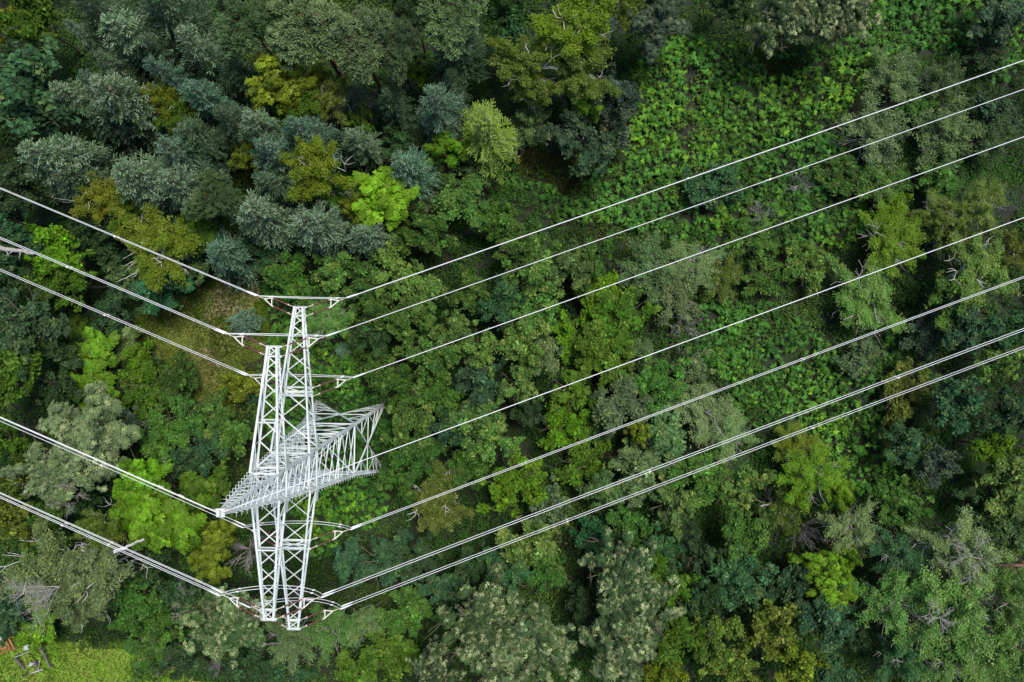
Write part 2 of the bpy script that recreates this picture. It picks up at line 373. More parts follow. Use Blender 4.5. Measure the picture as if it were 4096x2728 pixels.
def crossarm(name, sgn, z, L, dz, tip_w, barh, n, inner=None, wch=.17):
    mb = MB(); w = hw(z); w2 = hw(z+dz); y0 = w; yt = L + .42
    B = lambda s, t: np.array([s*(w + (tip_w-w)*t), sgn*(y0 + (yt-y0)*t), z])
    T = lambda s, t: np.array([s*(w2 + (tip_w*.8-w2)*t), sgn*(w2 + (yt-w2)*t), z + dz*(1-t) + .30*t])
    for s in (-1, 1):
        mb.angle(B(s, 0), B(s, 1), wch, hint=(-s, 0, 0)); mb.angle(T(s, 0), T(s, 1), wch*.95, hint=(0, 0, -1))
    wk = w*(tip_w/w)**(np.arange(n+1)/n); ts = (w-wk)/(w-tip_w)
    for k, (a, b) in enumerate(zip(ts[:-1], ts[1:])):
        for P, up in ((B, -1), (T, 1)):
            bw = .095 if a < .6 else .08
            if up == 1: continue
            mb.angle(P(-1, a), P(1, b), bw, hint=(0, 0, -up)); o = np.array([0, 0, .015*up]); mb.angle(P(1, a)+o, P(-1, b)+o, bw, hint=(0, 0, -up))
        for s in (-1, 1):
            q = (a+b)/2
            mb.angle(B(s, a), T(s, b), .065, hint=(-s, 0, 0)); mb.angle(T(s, b), B(s, b), .055, hint=(-s, 0, 0))
    mid = ts[2]
    for P in (B, T): mb.angle(P(-1, mid), P(1, mid), .13, hint=(0, 0, 1))
    arm = ob(name, mb.mesh(name, M['steel']), tower)
    bars = [(L+.4, barh), (L-.4, barh)]
    if inner: bars += [(inner+.4, 1.42), (inner-.4, 1.42)]
    for k, (y, h) in enumerate(bars):
        bb = MB(); bb.box((0, sgn*y, z-.02), (h, 0, 0), (0, .085, 0), (0, 0, .012)); bb.box((0, sgn*(y+.08), z+.08), (h, 0, 0), (0, .012, 0), (0, 0, .1))
        for s in (-1, 1): bb.box((s*(h-.04), sgn*y, z-.1), (.1, 0, 0), (0, .012, 0), (0, 0, .09))
        ob('attachment_bar', bb.mesh('attachment_bar', M['steel']), arm)
    if inner:
        bb = MB(); bb.box((0, sgn*inner, z+.03), (1.25, 0, 0), (0, .07, 0), (0, 0, .05)); bb.angle((-1.2, sgn*(inner-.35), z+.05), (1.2, sgn*(inner+.35), z+.05), .08); bb.angle((1.2, sgn*(inner-.35), z+.07), (-1.2, sgn*(inner+.35), z+.07), .08)
        ob('attachment_bar', bb.mesh('attachment_bar', M['steel']), arm)
    sb = MB()
    for k in range(9):
        t = 1 - .012*k - .01; p = T(1, t); q = T(-1, t)
        sb.tube([p, p+np.array([.22, 0, 0])], .018, 5); sb.tube([q, q-np.array([.22, 0, 0])], .018, 5)
    tag(ob('step_bolts', sb.mesh('step_bolts', M['steel']), arm), kind='stuff')
    return arm
AL1, AL2, IN1 = 14.64, 11.0, 7.15
for sgn in (1, -1):
    a = crossarm('crossarm', sgn, Z1, AL1, 2.2, .46, .62, 8, IN1)
    a2 = crossarm('crossarm', sgn, Z2, AL2, 1.9, .46, .65, 7, None, .18)

# ------------------------------------------------------------------ insulator strings, cables, jumpers
UR = np.array([1, .361, 0]); UR /= np.linalg.norm(UR)      # plan direction of the right-hand span
UL = np.array([-1, .413, 0]); UL /= np.linalg.norm(UL)
SL = {1: .098, -1: .067}
def span(p0, u, side, s):
    s = np.asarray(s, float)[..., None]; sl = SL[side]
    return p0 + u*s - np.array([0, 0, 1.])*(sl*s - sl/300*s*s)
BV = .68
def insul_mesh(L=1.55):
    mb = MB(); n = 12; r = []; x = []
    k = 17
    for i in range(k):
        a = i*L/k
        x += [a, a+L/k*.30, a+L/k*.42, a+L/k*.62]; r += [.05, .05, .125, .055]
    x.append(L); r.append(.05)
    mb.tube(np.stack([x, np.zeros(len(x)), np.zeros(len(x))], 1), r, n)
    return mb.mesh('insulator', M['insul'], smooth=True)
IM = insul_mesh()
def rotx(o, d):
    o.rotation_mode = 'QUATERNION'; o.rotation_quaternion = Vector(d).to_track_quat('X', 'Z')
def string_set(apos, side, label, group):
    """double tension string from the two bars of an arm to the twin clamps; apos = local y and z on tower, half bar"""
    y, z, h = apos; u = UR if side == 1 else UL
    e = [tw(side*(h-.02), y+dy, z-.14) for dy in (.4, -.4)]
    mid = (e[0]+e[1])/2; d = u - np.array([0, 0, SL[side]+.05]); d /= np.linalg.norm(d)
    across = e[0]-e[1]; across /= np.linalg.norm(across); across -= d*across.dot(d)*0
    root = empty('insulator_string', tuple(mid), label=label, cat='insulator string', group=group)
    R = lambda p: np.asarray(p) - mid
    yn = [mid + d*2.35 + across*s*.37 for s in (1, -1)]
    apex = mid + d*3.12
    for k in range(2):
        dd = yn[k]-e[k]; L = np.linalg.norm(dd); dd /= L
        i0 = e[k] + dd*(.62)
        o = ob('insulator', IM, root, tuple(R(i0))); rotx(o, dd)
        lk = MB(); lk.tube([R(e[k]), R(e[k]+dd*.3), R(e[k]+dd*.3), R(i0)], [.028, .028, .04, .04], 6)
        cp = MB()
        lk2 = lk
        lk.tube([R(i0-dd*.10), R(i0+dd*.02)], .085, 8); lk.tube([R(i0+dd*1.54), R(i0+dd*1.68)], .085, 8)
        lk.tube([R(e[k]+dd*.05-across*.02), R(e[k]+dd*.05+np.array([0, 0, .12]))], .03, 5)
        # arcing horns
        for q in (.0, 1.6):
            b = i0+dd*q; lk.tube([R(b), R(b+np.array([0, 0, .22])), R(b+np.array([0, 0, .24])+dd*(.14 if q == 0 else -.14))], .014, 5)
        ob('link', lk.mesh('link', M['rusty']), root)
    yk = MB()
    for a, b in ((yn[0], yn[1]), (yn[0], apex), (yn[1], apex)):
        dv = b-a; L = np.linalg.norm(dv); dv /= L; nn = np.cross(dv, (0, 0, 1)); nn /= np.linalg.norm(nn)
        yk.box(R((a+b)/2), dv*(L/2+.03), nn*.045, np.cross(nn, dv)*.02)
    ob('yoke_plate', yk.mesh('yoke_plate', M['hot']), root)
    lk = MB(); c0 = apex + d*.78
    lk.tube([R(apex), R(apex+d*.4), R(c0)], [.035, .045, .03], 6)
    v = np.array([.03*u[1]*side, -.03, -1.0])*BV/2; v2 = np.array([-u[1], u[0], 0])*.06
    lk.box(R(c0), d*.05, np.array([0, 0, BV/2]), v2*.5)
    ob('link', lk.mesh('link', M['rusty']), root)
    starts = []
    for q in (1, -1):
        cs = c0 + np.array([0, 0, q*BV/2]) + np.array([u[1], -u[0], 0])*.02*q*(1 if side == 1 else -1)
        cm = MB(); cm.tube([R(cs), R(cs+d*.1), R(cs+d*.75), R(cs+d*1.15)], [.04, .07, .065, .035], 8)
        cm.tube([R(cs+d*.25), R(cs+d*.25-np.array([0, 0, .2])+across*.03)], .03, 5)
        ob('clamp', cm.mesh('clamp', M['alu']), root); starts.append(cs)
    return starts, d
def cable_mesh(p0, u, side, L, org, r=.024):
    s = np.concatenate([np.linspace(0, 20, 11), np.linspace(24, L, 44)])
    mb = MB(); mb.tube(span(p0, u, side, s) - org, r, 6); return mb.mesh('wire', M['alu'], smooth=True)

SETS = [  # key, y, z, bar half
 ('outer1', AL1, Z1, .62), ('upper1', AL2, Z2, .65), ('inner1', IN1, Z1, 1.42),
 ('inner2', -IN1, Z1, 1.42), ('upper2', -AL2, Z2, .65), ('outer2', -AL1, Z1, .62)]
WH = {'outer1': 'the topmost arm end in the photo', 'upper1': 'the second topmost arm end', 'inner1': 'the middle of the top right arm',
      'inner2': 'the middle of the bottom right arm', 'upper2': 'the bottom left arm end', 'outer2': 'the lowest arm end in the photo'}
RN = {'outer1': 'topmost twin cable running right, its two wires almost touching', 'upper1': 'second twin cable from the top of the right hand span', 'inner1': 'third twin cable from the top of the right hand span',
      'inner2': 'twin cable running right just below the single ground wire', 'upper2': 'second lowest twin cable of the right hand span', 'outer2': 'lowest twin cable of the right hand span'}
LN = {'outer1': 'topmost twin cable running to the left edge over the yellow birch', 'upper1': 'second twin cable from the top of the left hand span', 'inner1': 'third cable from the top, running left across the grassy clearing',
      'inner2': 'twin cable running left beside the ground wire over the grey oak', 'upper2': 'upper twin cable of the lowest left hand group', 'outer2': 'lower twin cable of the lowest left hand group'}
SPC = {('outer1', 1): [58, 34], ('upper1', 1): [40, 70], ('inner1', 1): [52], ('inner2', 1): [46, 75], ('upper2', 1): [29, 53, 78], ('outer2', 1): [22, 48, 75]}
for key, y, z, h in SETS:
    ends = {}
    for side in (1, -1):
        sn = 'right' if side == 1 else 'left'
        st, d = string_set((y, z, h), side, 'brown insulator string pulling %s from %s' % (sn, WH[key]), 'tension insulator strings on the tower')
        ends[side] = st
        u = UR if side == 1 else UL
        org = (st[0]+st[1])/2
        cb = empty('power_cable', tuple(org), label=(RN if side == 1 else LN)[key], cat='power cable', group='white power cables leaving the tower')
        for s in st: ob('wire', cable_mesh(s + d*.9, u, side, 150 if side == 1 else 70, org), cb)
        for q in SPC.get((key, side), [14, 30]):
            a, b = span(st[0]+d*.9, u, side, q)-org, span(st[1]+d*.9, u, side, q)-org
            sp = MB(); sp.box((a+b)/2, u*.05, np.array([0, 0, BV/2]), np.array([-u[1], u[0], 0])*.04); sp.box(a, u*.1, np.array([0, 0, .06]), np.array([-u[1], u[0], 0])*.06); sp.box(b, u*.1, np.array([0, 0, .06]), np.array([-u[1], u[0], 0])*.06)
            ob('spacer', sp.mesh('spacer', M['hot']), cb)
    o0 = (ends[1][0]+ends[-1][0])/2
    jp = empty('jumper_cable', tuple(o0), label='twin white jumper loop slung under ' + WH[key], cat='jumper cable', group='jumper loops under the crossarms')
    for k in range(2):
        a, b = ends[-1][k], ends[1][k]; t = np.linspace(0, 1, 25)[:, None]
        drop = (1.7 if y > 0 else 2.3) * (1 - (2*t-1)**2)**.8 
        pts = a*(1-t) + b*t; pts[:, 2:] -= drop
        off = np.array([0, .05 if k else -.05, (BV-.42)*(.5 if k else -.5)]) * np.sin(np.pi*t)
        jm = MB(); jm.tube(pts + off - o0, .028, 6); ob('wire', jm.mesh('wire', M['alu'], smooth=True), jp)
        jk = MB()
        for q in (3, 21): jk.tube([pts[q]+off[q]-o0-(.12, 0, 0), pts[q]+off[q]-o0+(.12, 0, 0)], .06, 6)
        ob('joint_sleeve', jk.mesh('joint_sleeve', M['alu']), jp)
# earth wire, one each way from the peak
pk = tw(0, 0, ZT+.15)
for side, u, lab, L in ((1, UR, 'single thin ground wire running right from the tower peak', 150), (-1, UL, 'single thin ground wire running left from the tower peak', 70)):
    g = empty('ground_wire', tuple(pk), label=lab, cat='ground wire', group='ground wires from the tower peak')
    ob('wire', cable_mesh(pk + u*.4, u, side, L, pk, .03), g)
    c = MB(); c.tube([(0, 0, 0), u*.4, u*.9], [.03, .06, .05], 6); ob('clamp', c.mesh('clamp', M['hot']), g)
    for q in (2.6, 4.2):
        c = MB(); p = span(pk+u*.4, u, side, q) - pk; c.tube([p-u*.2-(0, 0, .12), p+u*.2-(0, 0, .12)], [.05, .05], 6); c.tube([p, p-(0, 0, .12)], .02, 5)
        ob('vibration_damper', c.mesh('vibration_damper', M['hot']), g)
# ------------------------------------------------------------------ tree prototypes (mesh data shared by the copies)
def rs(n): 
    v = rng.normal(size=(n, 3)); return v / np.linalg.norm(v, axis=1, keepdims=True)
def limb_tree(mb, R, Hh, zc, n=7, r0=.16, lean=0, sub=4, ends=None, wig=.12):
    """trunk plus limbs reaching into the crown"""
    z = np.linspace(0, Hh*.9, 9); wob = np.cumsum(rng.normal(size=(9, 2)), 0)*.05*R/3; wob[0] = 0
    P = np.stack([wob[:, 0]+lean*z, wob[:, 1], z], 1); mb.tube(P, np.interp(z, [0, Hh*.9], [r0, r0*.2]), 8)
    for i in range(n):
        a = i*2.4 + rng.uniform(-.4, .4); zs = np.interp(i, [0, n], [zc*.45, Hh*.75]); b = np.array([np.interp(zs, z, P[:, 0]), np.interp(zs, z, P[:, 1]), zs])
        el = rng.uniform(.45, .95); L = R*rng.uniform(.75, 1.0)*(1 if i < n*.7 else .7)
        e = b + np.array([np.cos(a)*L*np.cos(el*.7), np.sin(a)*L*np.cos(el*.7), L*np.sin(el)])
        t = np.linspace(0, 1, 6)[:, None]; pts = b*(1-t)+e*t + rng.normal(size=(6, 3))*wig*R/3*np.sin(np.pi*t); rr = r0*.45
        mb.tube(pts, np.linspace(rr, rr*.25, 6), 6)
        for j in range(sub):
            k = rng.integers(1, 5); q = pts[k]; dd = (e-b)/np.linalg.norm(e-b)*.6 + rs(1)[0]*.7 + np.array([0, 0, .3]); l2 = L*rng.uniform(.3, .5)
            e2 = q+dd*l2; m = (q+e2)/2 + rng.normal(size=3)*.1*l2; mb.tube([q, m, e2], [rr*.45, rr*.3, rr*.1], 5)

def boughs(R, vz, nb, n, spread=.3):
    """points along nb irregular boughs that leave the crown's heart: position, outward direction, fraction along"""
    i = np.arange(nb); az = i*2.399 + rng.uniform(-.45, .45, nb); el = np.interp(i/nb, [0, .45, .8, 1], [.05, .45, .9, 1.45]) + rng.uniform(-.15, .15, nb)
    D = np.stack([np.cos(az)*np.cos(el), np.sin(az)*np.cos(el), np.sin(el)], 1); LN = rng.uniform(.68, 1.18, nb)
    w = rng.integers(0, nb, n); s = rng.uniform(.25, 1, n)**.75
    p = D[w]*(LN[w]*s)[:, None]; p[:, 2] -= .10*s**2
    p = p + rs(n)*(spread*rng.uniform(.2, 1, n)*(1.15-.6*s))[:, None]
    d = D[w]*.7 + rs(n)*.25 + np.array([0, 0, .25]); d /= np.linalg.norm(d, axis=1, keepdims=True)
    return p*np.array([R, R, vz]), d, s

def clump_crown(R, Hh, zc, vz, nclump, cr, nl, ls, ratio=.62, rosette=False, tipf=.3, seed=0, lobes=6, upb=.55, fill=.35):
    """broadleaf crown: lobes carrying clumps carrying leaves; leaves face up and outwards"""
    mb = MB(); P, D, SS = boughs(R, vz, lobes, nclump)
    cc = P; cn = D
    nf = int(nclump*fill)                                             # inner clumps that fill the crown
    fi = rs(nf)*rng.uniform(.2, .75, (nf, 1))*np.array([R*.8, R*.8, vz*.7]); cc = np.vstack([cc, fi]); cn = np.vstack([cn, rs(nf)])
    N = len(cc); cs = cr*rng.uniform(.6, 1.25, N); cs[:len(SS)] *= 1.15 - .5*SS; ctone = np.clip(rng.normal(1, .2, N), .55, 1.6); ctip = (rng.random(N) < tipf)*rng.uniform(.35, 1, N)
    if rosette:
        nr = nl//5; k = np.repeat(np.arange(N), nr); dd = rs(N*nr); dd[:, 2] = np.abs(dd[:, 2])*.9+.1*dd[:, 2]
        c = cc[k] + dd*cs[k][:, None]*np.abs(rng.normal(.72, .38, (N*nr, 1)))
        ax = dd*.6 + rs(N*nr)*.35 + np.array([0, 0, upb]); ax /= np.linalg.norm(ax, axis=1, keepdims=True)
        ref = rs(N*nr); u = np.cross(ax, ref); u /= np.linalg.norm(u, axis=1, keepdims=True); v = np.cross(ax, u)
        tone = ctone[k]*np.clip(rng.normal(1, .16, N*nr), .55, 1.5); tipv = np.clip(ctip[k]*rng.uniform(.2, 1.3, N*nr)*(rng.random(N*nr) < .5) + (rng.random(N*nr) < .1)*.8, 0, 1)
        for j in range(5):
            an = j*2*np.pi/5 + rng.uniform(-.25, .25, N*nr); r = u*np.cos(an)[:, None] + v*np.sin(an)[:, None]
            l = ls*rng.uniform(.75, 1.2, N*nr); mb.leaves(c + r*l[:, None]*.5, ax + r*.25, l, l*ratio, tone*rng.uniform(.9, 1.1, N*nr), tipv, r - ax*.25)
    else:
        k = np.repeat(np.arange(N), nl); dd = rs(N*nl); dd[:, 2] = np.where(rng.random(N*nl) < .7, np.abs(dd[:, 2]), dd[:, 2])
        st = rs(N)*.55 + cn*.6; st *= cs[:, None]
        c = cc[k] + dd*cs[k][:, None]*np.abs(rng.normal(.5, .42, (N*nl, 1)))*np.array([1, 1, .8]) + st[k]*rng.uniform(-.9, .9, (N*nl, 1))
        nr = dd*.35 + cn[k]*.2 + rs(N*nl)*.75 + np.array([0, 0, upb])
        tone = ctone[k]*np.clip(rng.normal(1, .28, N*nl), .4, 1.9); tipv = np.clip(ctip[k]*rng.uniform(0, 1.3, N*nl), 0, 1)*(dd[:, 2] > .3) + (rng.random(N*nl) < .02)*.5
        l = ls*rng.uniform(.65, 1.35, N*nl); mb.leaves(c, nr, l, l*ratio, tone, tipv)
    v = mb.v; mb.v = [a + np.array([0, 0, zc]) for a in v]
    return mb

def spray_crown(R, Hh, zc, vz, ntw, L, nl, ls, droop=.3, ratio=.5, tipf=.3, lobes=8, radial=.8):
    """birch and willow crowns: fine leaves along arching outward twigs"""
    mb = MB(); P, D, SS = boughs(R*.92, vz, lobes, ntw, .26)
    side0 = np.cross(D, np.array([0, 0, 1.])); side0 /= np.maximum(np.linalg.norm(side0, axis=1, keepdims=True), 1e-6)
    dirn = D*radial + side0*np.where(rng.random(ntw) < .5, 1, -1)[:, None]*rng.uniform(.15, .8, (ntw, 1)) + rs(ntw)*.25; dirn /= np.linalg.norm(dirn, axis=1, keepdims=True)
    b = P - dirn*L*.4
    tt = np.clip(rng.normal(1, .17, ntw), .6, 1.5); tp = (rng.random(ntw) < tipf)*rng.uniform(.3, 1, ntw); Lt = L*rng.uniform(.6, 1.3, ntw)
    k = np.repeat(np.arange(ntw), nl); s = np.tile(np.linspace(.08, 1, nl), ntw) + rng.uniform(-.03, .03, ntw*nl)
    c = b[k] + dirn[k]*(Lt[k]*s)[:, None]; c[:, 2] -= droop*Lt[k]*s**2
    tan = dirn[k].copy(); tan[:, 2] -= 2*droop*s; side = np.cross(tan, np.array([0, 0, 1.])); side /= np.maximum(np.linalg.norm(side, axis=1, keepdims=True), 1e-6)
    sg = np.where(np.arange(ntw*nl) % 2, 1, -1)[:, None]*rng.uniform(.2, 1.3, (ntw*nl, 1)); c += side*sg*ls*.7 + rng.normal(size=c.shape)*ls*.35
    ld = tan*.8 + side*sg; l = ls*rng.uniform(.7, 1.35, ntw*nl)
    mb.leaves(c, rs(ntw*nl)*.55 + np.array([0, 0, .8]), l, l*ratio, tt[k]*np.clip(rng.normal(1, .16, ntw*nl), .5, 1.5), np.clip(tp[k]*s, 0, 1), ld)
    tw_ = MB()
    mb.v = [a + np.array([0, 0, zc]) for a in mb.v]
    return mb

def spruce(R, Hh, h0, levels, wig=.1, fl=.5, fw=.075, tipf=.65):
    """whorls of branches from z=h0 to the top, each carrying rows of brush-like shoots"""
    A = []; B = []; T = []; Wd = []; br = MB()
    for i in range(levels):
        f = (i+.5)/levels; z = Hh*.985 - (Hh-h0)*f; Lr = R*min(1, (f**.78)*1.02+.06); nb = 4 + int(5*min(1, f*2))
        a0 = rng.uniform(0, 6.28)
        for j in range(nb):
            a = a0 + j*6.283/nb + rng.normal()*.16; L = Lr*rng.uniform(.5, 1.2); d = np.array([np.cos(a), np.sin(a), 0]); e = np.array([-d[1], d[0], 0])
            rise = .75 - 1.0*f
            t = np.linspace(0, 1, 7); P = d[None]*(t*L)[:, None] + np.array([0, 0, 1.])[None]*(z + rise*L*.55*t - .28*L*t**2*(f*1.2) + .12*L*t**3)[:, None] + e[None]*(rng.normal()*wig*L*t**2)[:, None]
            br.tube(P, np.linspace(.035, .01, 7), 4, cap=False)
            ns = max(3, int(L/.22)); ct = np.clip(rng.normal(1, .13), .65, 1.35)
            for k in range(ns):
                s = (k+1)/ns; s = .18+.82*s; p = np.array([np.interp(s, t, P[:, q]) for q in range(3)])
                for sd in ((1, -1) if k < ns-1 else (0, 1, -1)):
                    l = fl*rng.uniform(.7, 1.15)*(.5+.75*np.sin(np.pi*min(1, s*.62+.2)))*min(1, .45+L*.3)
                    dr = d*.75 + e*sd*rng.uniform(.7, 1.0) + np.array([0, 0, rng.uniform(-.1, .35)]); dr /= np.linalg.norm(dr)
                    A.append(p); B.append(p+dr*l); T.append(ct*rng.uniform(.8, 1.2)); Wd.append(fw*rng.uniform(.8, 1.2))
                    if l > .3 and rng.random() < .75:
                        q = p+dr*l*.5; d3 = dr*.6 + d*.6*(1 if sd == 0 else .8) + np.array([0, 0, rng.uniform(0, .3)]); d3 /= np.linalg.norm(d3)
                        A.append(q); B.append(q+d3*l*.55); T.append(ct*rng.uniform(.85, 1.25)); Wd.append(fw*.9)
    mb = MB(); mb.spindles(np.array(A), np.array(B), np.array(Wd), np.array(T), (rng.random(len(A)) < tipf)*rng.uniform(.4, 1, len(A)))
    tr = MB(); tr.tube([(0, 0, 0), (0, 0, Hh*.5), (0, 0, Hh)], [.2, .11, .015], 8)
    tr.v += br.v; 
    for f in br.f: tr.f.append(f + tr.n)
    tr.n += br.n; tr.tone += br.tone; tr.tip += br.tip; tr.mi += br.mi
    return mb, tr

def pine(R, Hh, zc, vz, npuff, per, fl=.32):
    c = rs(npuff); c[:, 2] = np.where(c[:, 2] < -.1, -c[:, 2], c[:, 2]); lob = .8+.22*np.sin(3*np.arctan2(c[:, 1], c[:, 0])+1)+.1*np.sin(7*np.arctan2(c[:, 1], c[:, 0]))
    c = c*np.array([R, R, vz])*(rng.uniform(.35, 1, npuff)**.5*lob)[:, None] + np.array([0, 0, zc])
    k = np.repeat(np.arange(npuff), per); out = (c - np.array([0, 0, zc-.5])); out /= np.linalg.norm(out, axis=1, keepdims=True)
    off = rs(len(k))*rng.uniform(.05, .42, (len(k), 1))*np.array([1, 1, .6]); a = c[k]+off; d = out[k]*.5+rs(len(k))*.6+np.array([0, 0, .5]); d /= np.linalg.norm(d, axis=1, keepdims=True)
    ct = np.clip(rng.normal(1, .15, npuff), .6, 1.4)
    mb = MB(); mb.spindles(a, a+d*fl*rng.uniform(.6, 1.2, (len(k), 1)), .085, ct[k]*rng.uniform(.8, 1.2, len(k)), (rng.random(len(k)) < .5)*.8)
    tr = MB(); tr.tube([(0, 0, 0), (.1, 0, Hh*.5), (.15, .1, Hh*.95)], [.26, .17, .04], 8)
    for i in range(26):
        q = c[rng.integers(npuff)]; zs = q[2]-rng.uniform(.6, 1.8); zs = max(zs, zc-vz); b = np.array([.1, 0, zs]); t = np.linspace(0, 1, 6)[:, None]
        pts = b*(1-t)+q*t + rng.normal(size=(6, 3))*.14*np.sin(np.pi*t); tr.tube(pts, np.linspace(.075, .02, 6), 5)
        for j in range(3): 
            p = pts[2+j]; tr.tube([p, p+rs(1)[0]*.4+np.array([0, 0, .1]), p+rs(1)[0]*.8], [.03, .02, .008], 4)
    return mb, tr

def bare(R, Hh, n=16, r0=.06, sub=6, up=.5, mat='greybark'):
    mb = MB()
    def grow(p, d, L, r, lv):
        m = 5; pts = [p]; 
        for i in range(m): d = d + rng.normal(size=3)*.13 + np.array([0, 0, .03]); d /= np.linalg.norm(d); pts.append(pts[-1] + d*L/m)
        mb.tube(pts, np.linspace(r, r*.4, m+1), 5 if lv < 2 else 4, cap=False)
        if lv < 3:
            for j in range(sub if lv < 2 else 4):
                k = rng.integers(1, m+1); dd = d*.75 + rs(1)[0]*.62; dd /= np.linalg.norm(dd); grow(pts[k], dd, L*rng.uniform(.4, .62), max(r*.5, .009), lv+1)
    for i in range(n):
        a = i*6.283/n + rng.normal()*.3; e = rng.uniform(.25, 1.1); grow(np.array([0, 0, Hh*.1]), np.array([np.cos(a)*np.cos(e), np.sin(a)*np.cos(e), np.sin(e)*up*2]), R*rng.uniform(.55, .8), r0, 1)
    return mb

def PM(name, mb, mat): return mb.mesh(name, M[mat], attrs=True)
PROTO = {}                                                            # kind -> (R, Hh, [(trunk mesh, crown mesh)...])
def reg(kind, R, Hh, fn, nv):
    L = []
    for i in range(nv): L.append(fn(i))
    PROTO[kind] = (R, Hh, L)
def f_broad(i):
    t = MB(); limb_tree(t, 3, 8.5, 5.6, sub=5)
    c = clump_crown(3.0, 8.5, 5.6, 2.7, [70, 84, 60][i % 3], [.52, .45, .6][i % 3], [125, 105, 150][i % 3], [.31, .27, .34][i % 3], tipf=.3, lobes=[12, 16, 10][i % 3], fill=.12)
    return t.mesh('trunk', M['bark'], smooth=True), PM('crown', c, 'broad')
def f_oak(i):
    t = MB(); limb_tree(t, 4.2, 12, 8.2, r0=.28, n=9, sub=5)
    c = clump_crown(4.2, 12, 8.2, 3.4, 130, .66, 165, .27, ratio=.5, rosette=True, tipf=.55, lobes=17, fill=.15)
    return t.mesh('trunk', M['bark'], smooth=True), PM('crown', c, 'oak')
def f_maple(i):
    t = MB(); limb_tree(t, 2.8, 8.5, 5.8, sub=4)
    c = clump_crown(2.8, 8.5, 5.8, 2.6, 62, .6, 120, .32, ratio=.7, rosette=True, tipf=.25, lobes=13, fill=.12)
    return t.mesh('trunk', M['bark'], smooth=True), PM('crown', c, 'broad')
def f_birch(i):
    t = MB(); limb_tree(t, 3.1, 11, 7.6, r0=.13, n=10, sub=6, wig=.3, lean=.02)
    c = spray_crown(3.1, 11, 7.6, 3.0, 780, .7, 16, .16, droop=.55, tipf=.45, ratio=.6, lobes=17)
    return t.mesh('trunk', M['birchbark'], smooth=True), PM('crown', c, 'birch')
def f_willow(i):
    t = MB(); limb_tree(t, 3.2, 8, 5.2, r0=.12, n=12, sub=6, wig=.3)
    c = spray_crown(3.2, 8, 5.2, 2.7, 760, .95, 19, .16, droop=.12, tipf=.45, ratio=.42, lobes=19, radial=1.0)
    return t.mesh('trunk', M['greybark'], smooth=True), PM('crown', c, 'willow')
def f_spruce(i):
    c, t = spruce(2.7, 13, 4.0, [19, 16, 21][i % 3], wig=.3, fl=[.52, .6, .46][i % 3], fw=[.08, .09, .07][i % 3])
    return t.mesh('trunk', M['bark'], smooth=True), PM('crown', c, 'spruce')
def f_pine(i):
    c, t = pine(4.0, 17, 13, 2.9, 520, 34, .36)
    return t.mesh('trunk', M['redbark'], smooth=True), PM('crown', c, 'pine')
def f_shrub(i):
    t = MB(); limb_tree(t, 2.2, 3.2, 1.8, r0=.06, n=9, sub=4)
    c = clump_crown(2.2, 3.2, 1.75, 1.5, 64, .42, 110, [.24, .2][i % 2], tipf=.3, lobes=15, fill=.15)
    return t.mesh('stems', M['bark'], smooth=True), PM('foliage', c, 'broad')
def f_twig(i):
    t = bare(2.6, 3.6, n=15, r0=.04, sub=5, up=.55)
    c = spray_crown(2.5, 3.6, 1.9, 1.7, 480, .65, 14, .14, droop=.08, tipf=.3, lobes=16, ratio=.5)
    return t.mesh('stems', M['greybark'], smooth=True), PM('foliage', c, 'willow')
def f_bare(i):
    t = bare(2.0, 2.4, n=14, r0=.04, sub=6, up=.45)
    return t.mesh('branches', M['greybark'], smooth=True), None
reg('broad', 3.0, 8.5, f_broad, 5); reg('oak', 4.2, 12, f_oak, 3); reg('maple', 2.8, 8.5, f_maple, 2); reg('birch', 3.1, 11, f_birch, 3)
reg('willow', 3.2, 8, f_willow, 3); reg('spruce', 2.7, 13, f_spruce, 4); reg('pine', 4.0, 17, f_pine, 2); reg('shrub', 2.2, 3.2, f_shrub, 3)
reg('twig', 2.6, 3.6, f_twig, 2); reg('bare', 2.0, 2.4, f_bare, 2)
KIND = {'broad': ('broadleaf_tree', 'tree', 'broadleaf trees of the forest', .66), 'oak': ('oak_tree', 'oak tree', 'oak trees of the forest', .7), 'maple': ('maple_tree', 'tree', 'large leaved trees of the forest', .68),
        'birch': ('birch_tree', 'birch tree', 'birches of the forest', .69), 'willow': ('willow_tree', 'willow tree', 'willows of the corridor', .65), 'spruce': ('spruce_tree', 'spruce', 'spruces in the upper left forest', .62),
        'pine': ('pine_tree', 'pine tree', 'pines along the top of the photo', .77), 'shrub': ('leafy_shrub', 'shrub', 'leafy shrubs under the cables', .55),
        'twig': ('twiggy_shrub', 'shrub', 'twiggy shrubs under the cables', .5), 'bare': ('bare_shrub', 'bare shrub', 'leafless shrubs', .5)}
PAL = dict(dk=(.030, .068, .022), md=(.052, .125, .020), bg=(.038, .098, .038), lt=(.085, .18, .035), lm=(.095, .205, .010), yl=(.125, .175, .012), ol=(.085, .13, .018),
           dl=(.06, .13, .01), gg=(.08, .135, .048), pg=(.125, .195, .070), sp=(.050, .105, .040), sd=(.024, .058, .020), sb=(.038, .10, .055), ok=(.052, .10, .032), sv=(.10, .16, .10), dg=(.04, .07, .04), tl=(.035, .125, .05))
CNT = {}
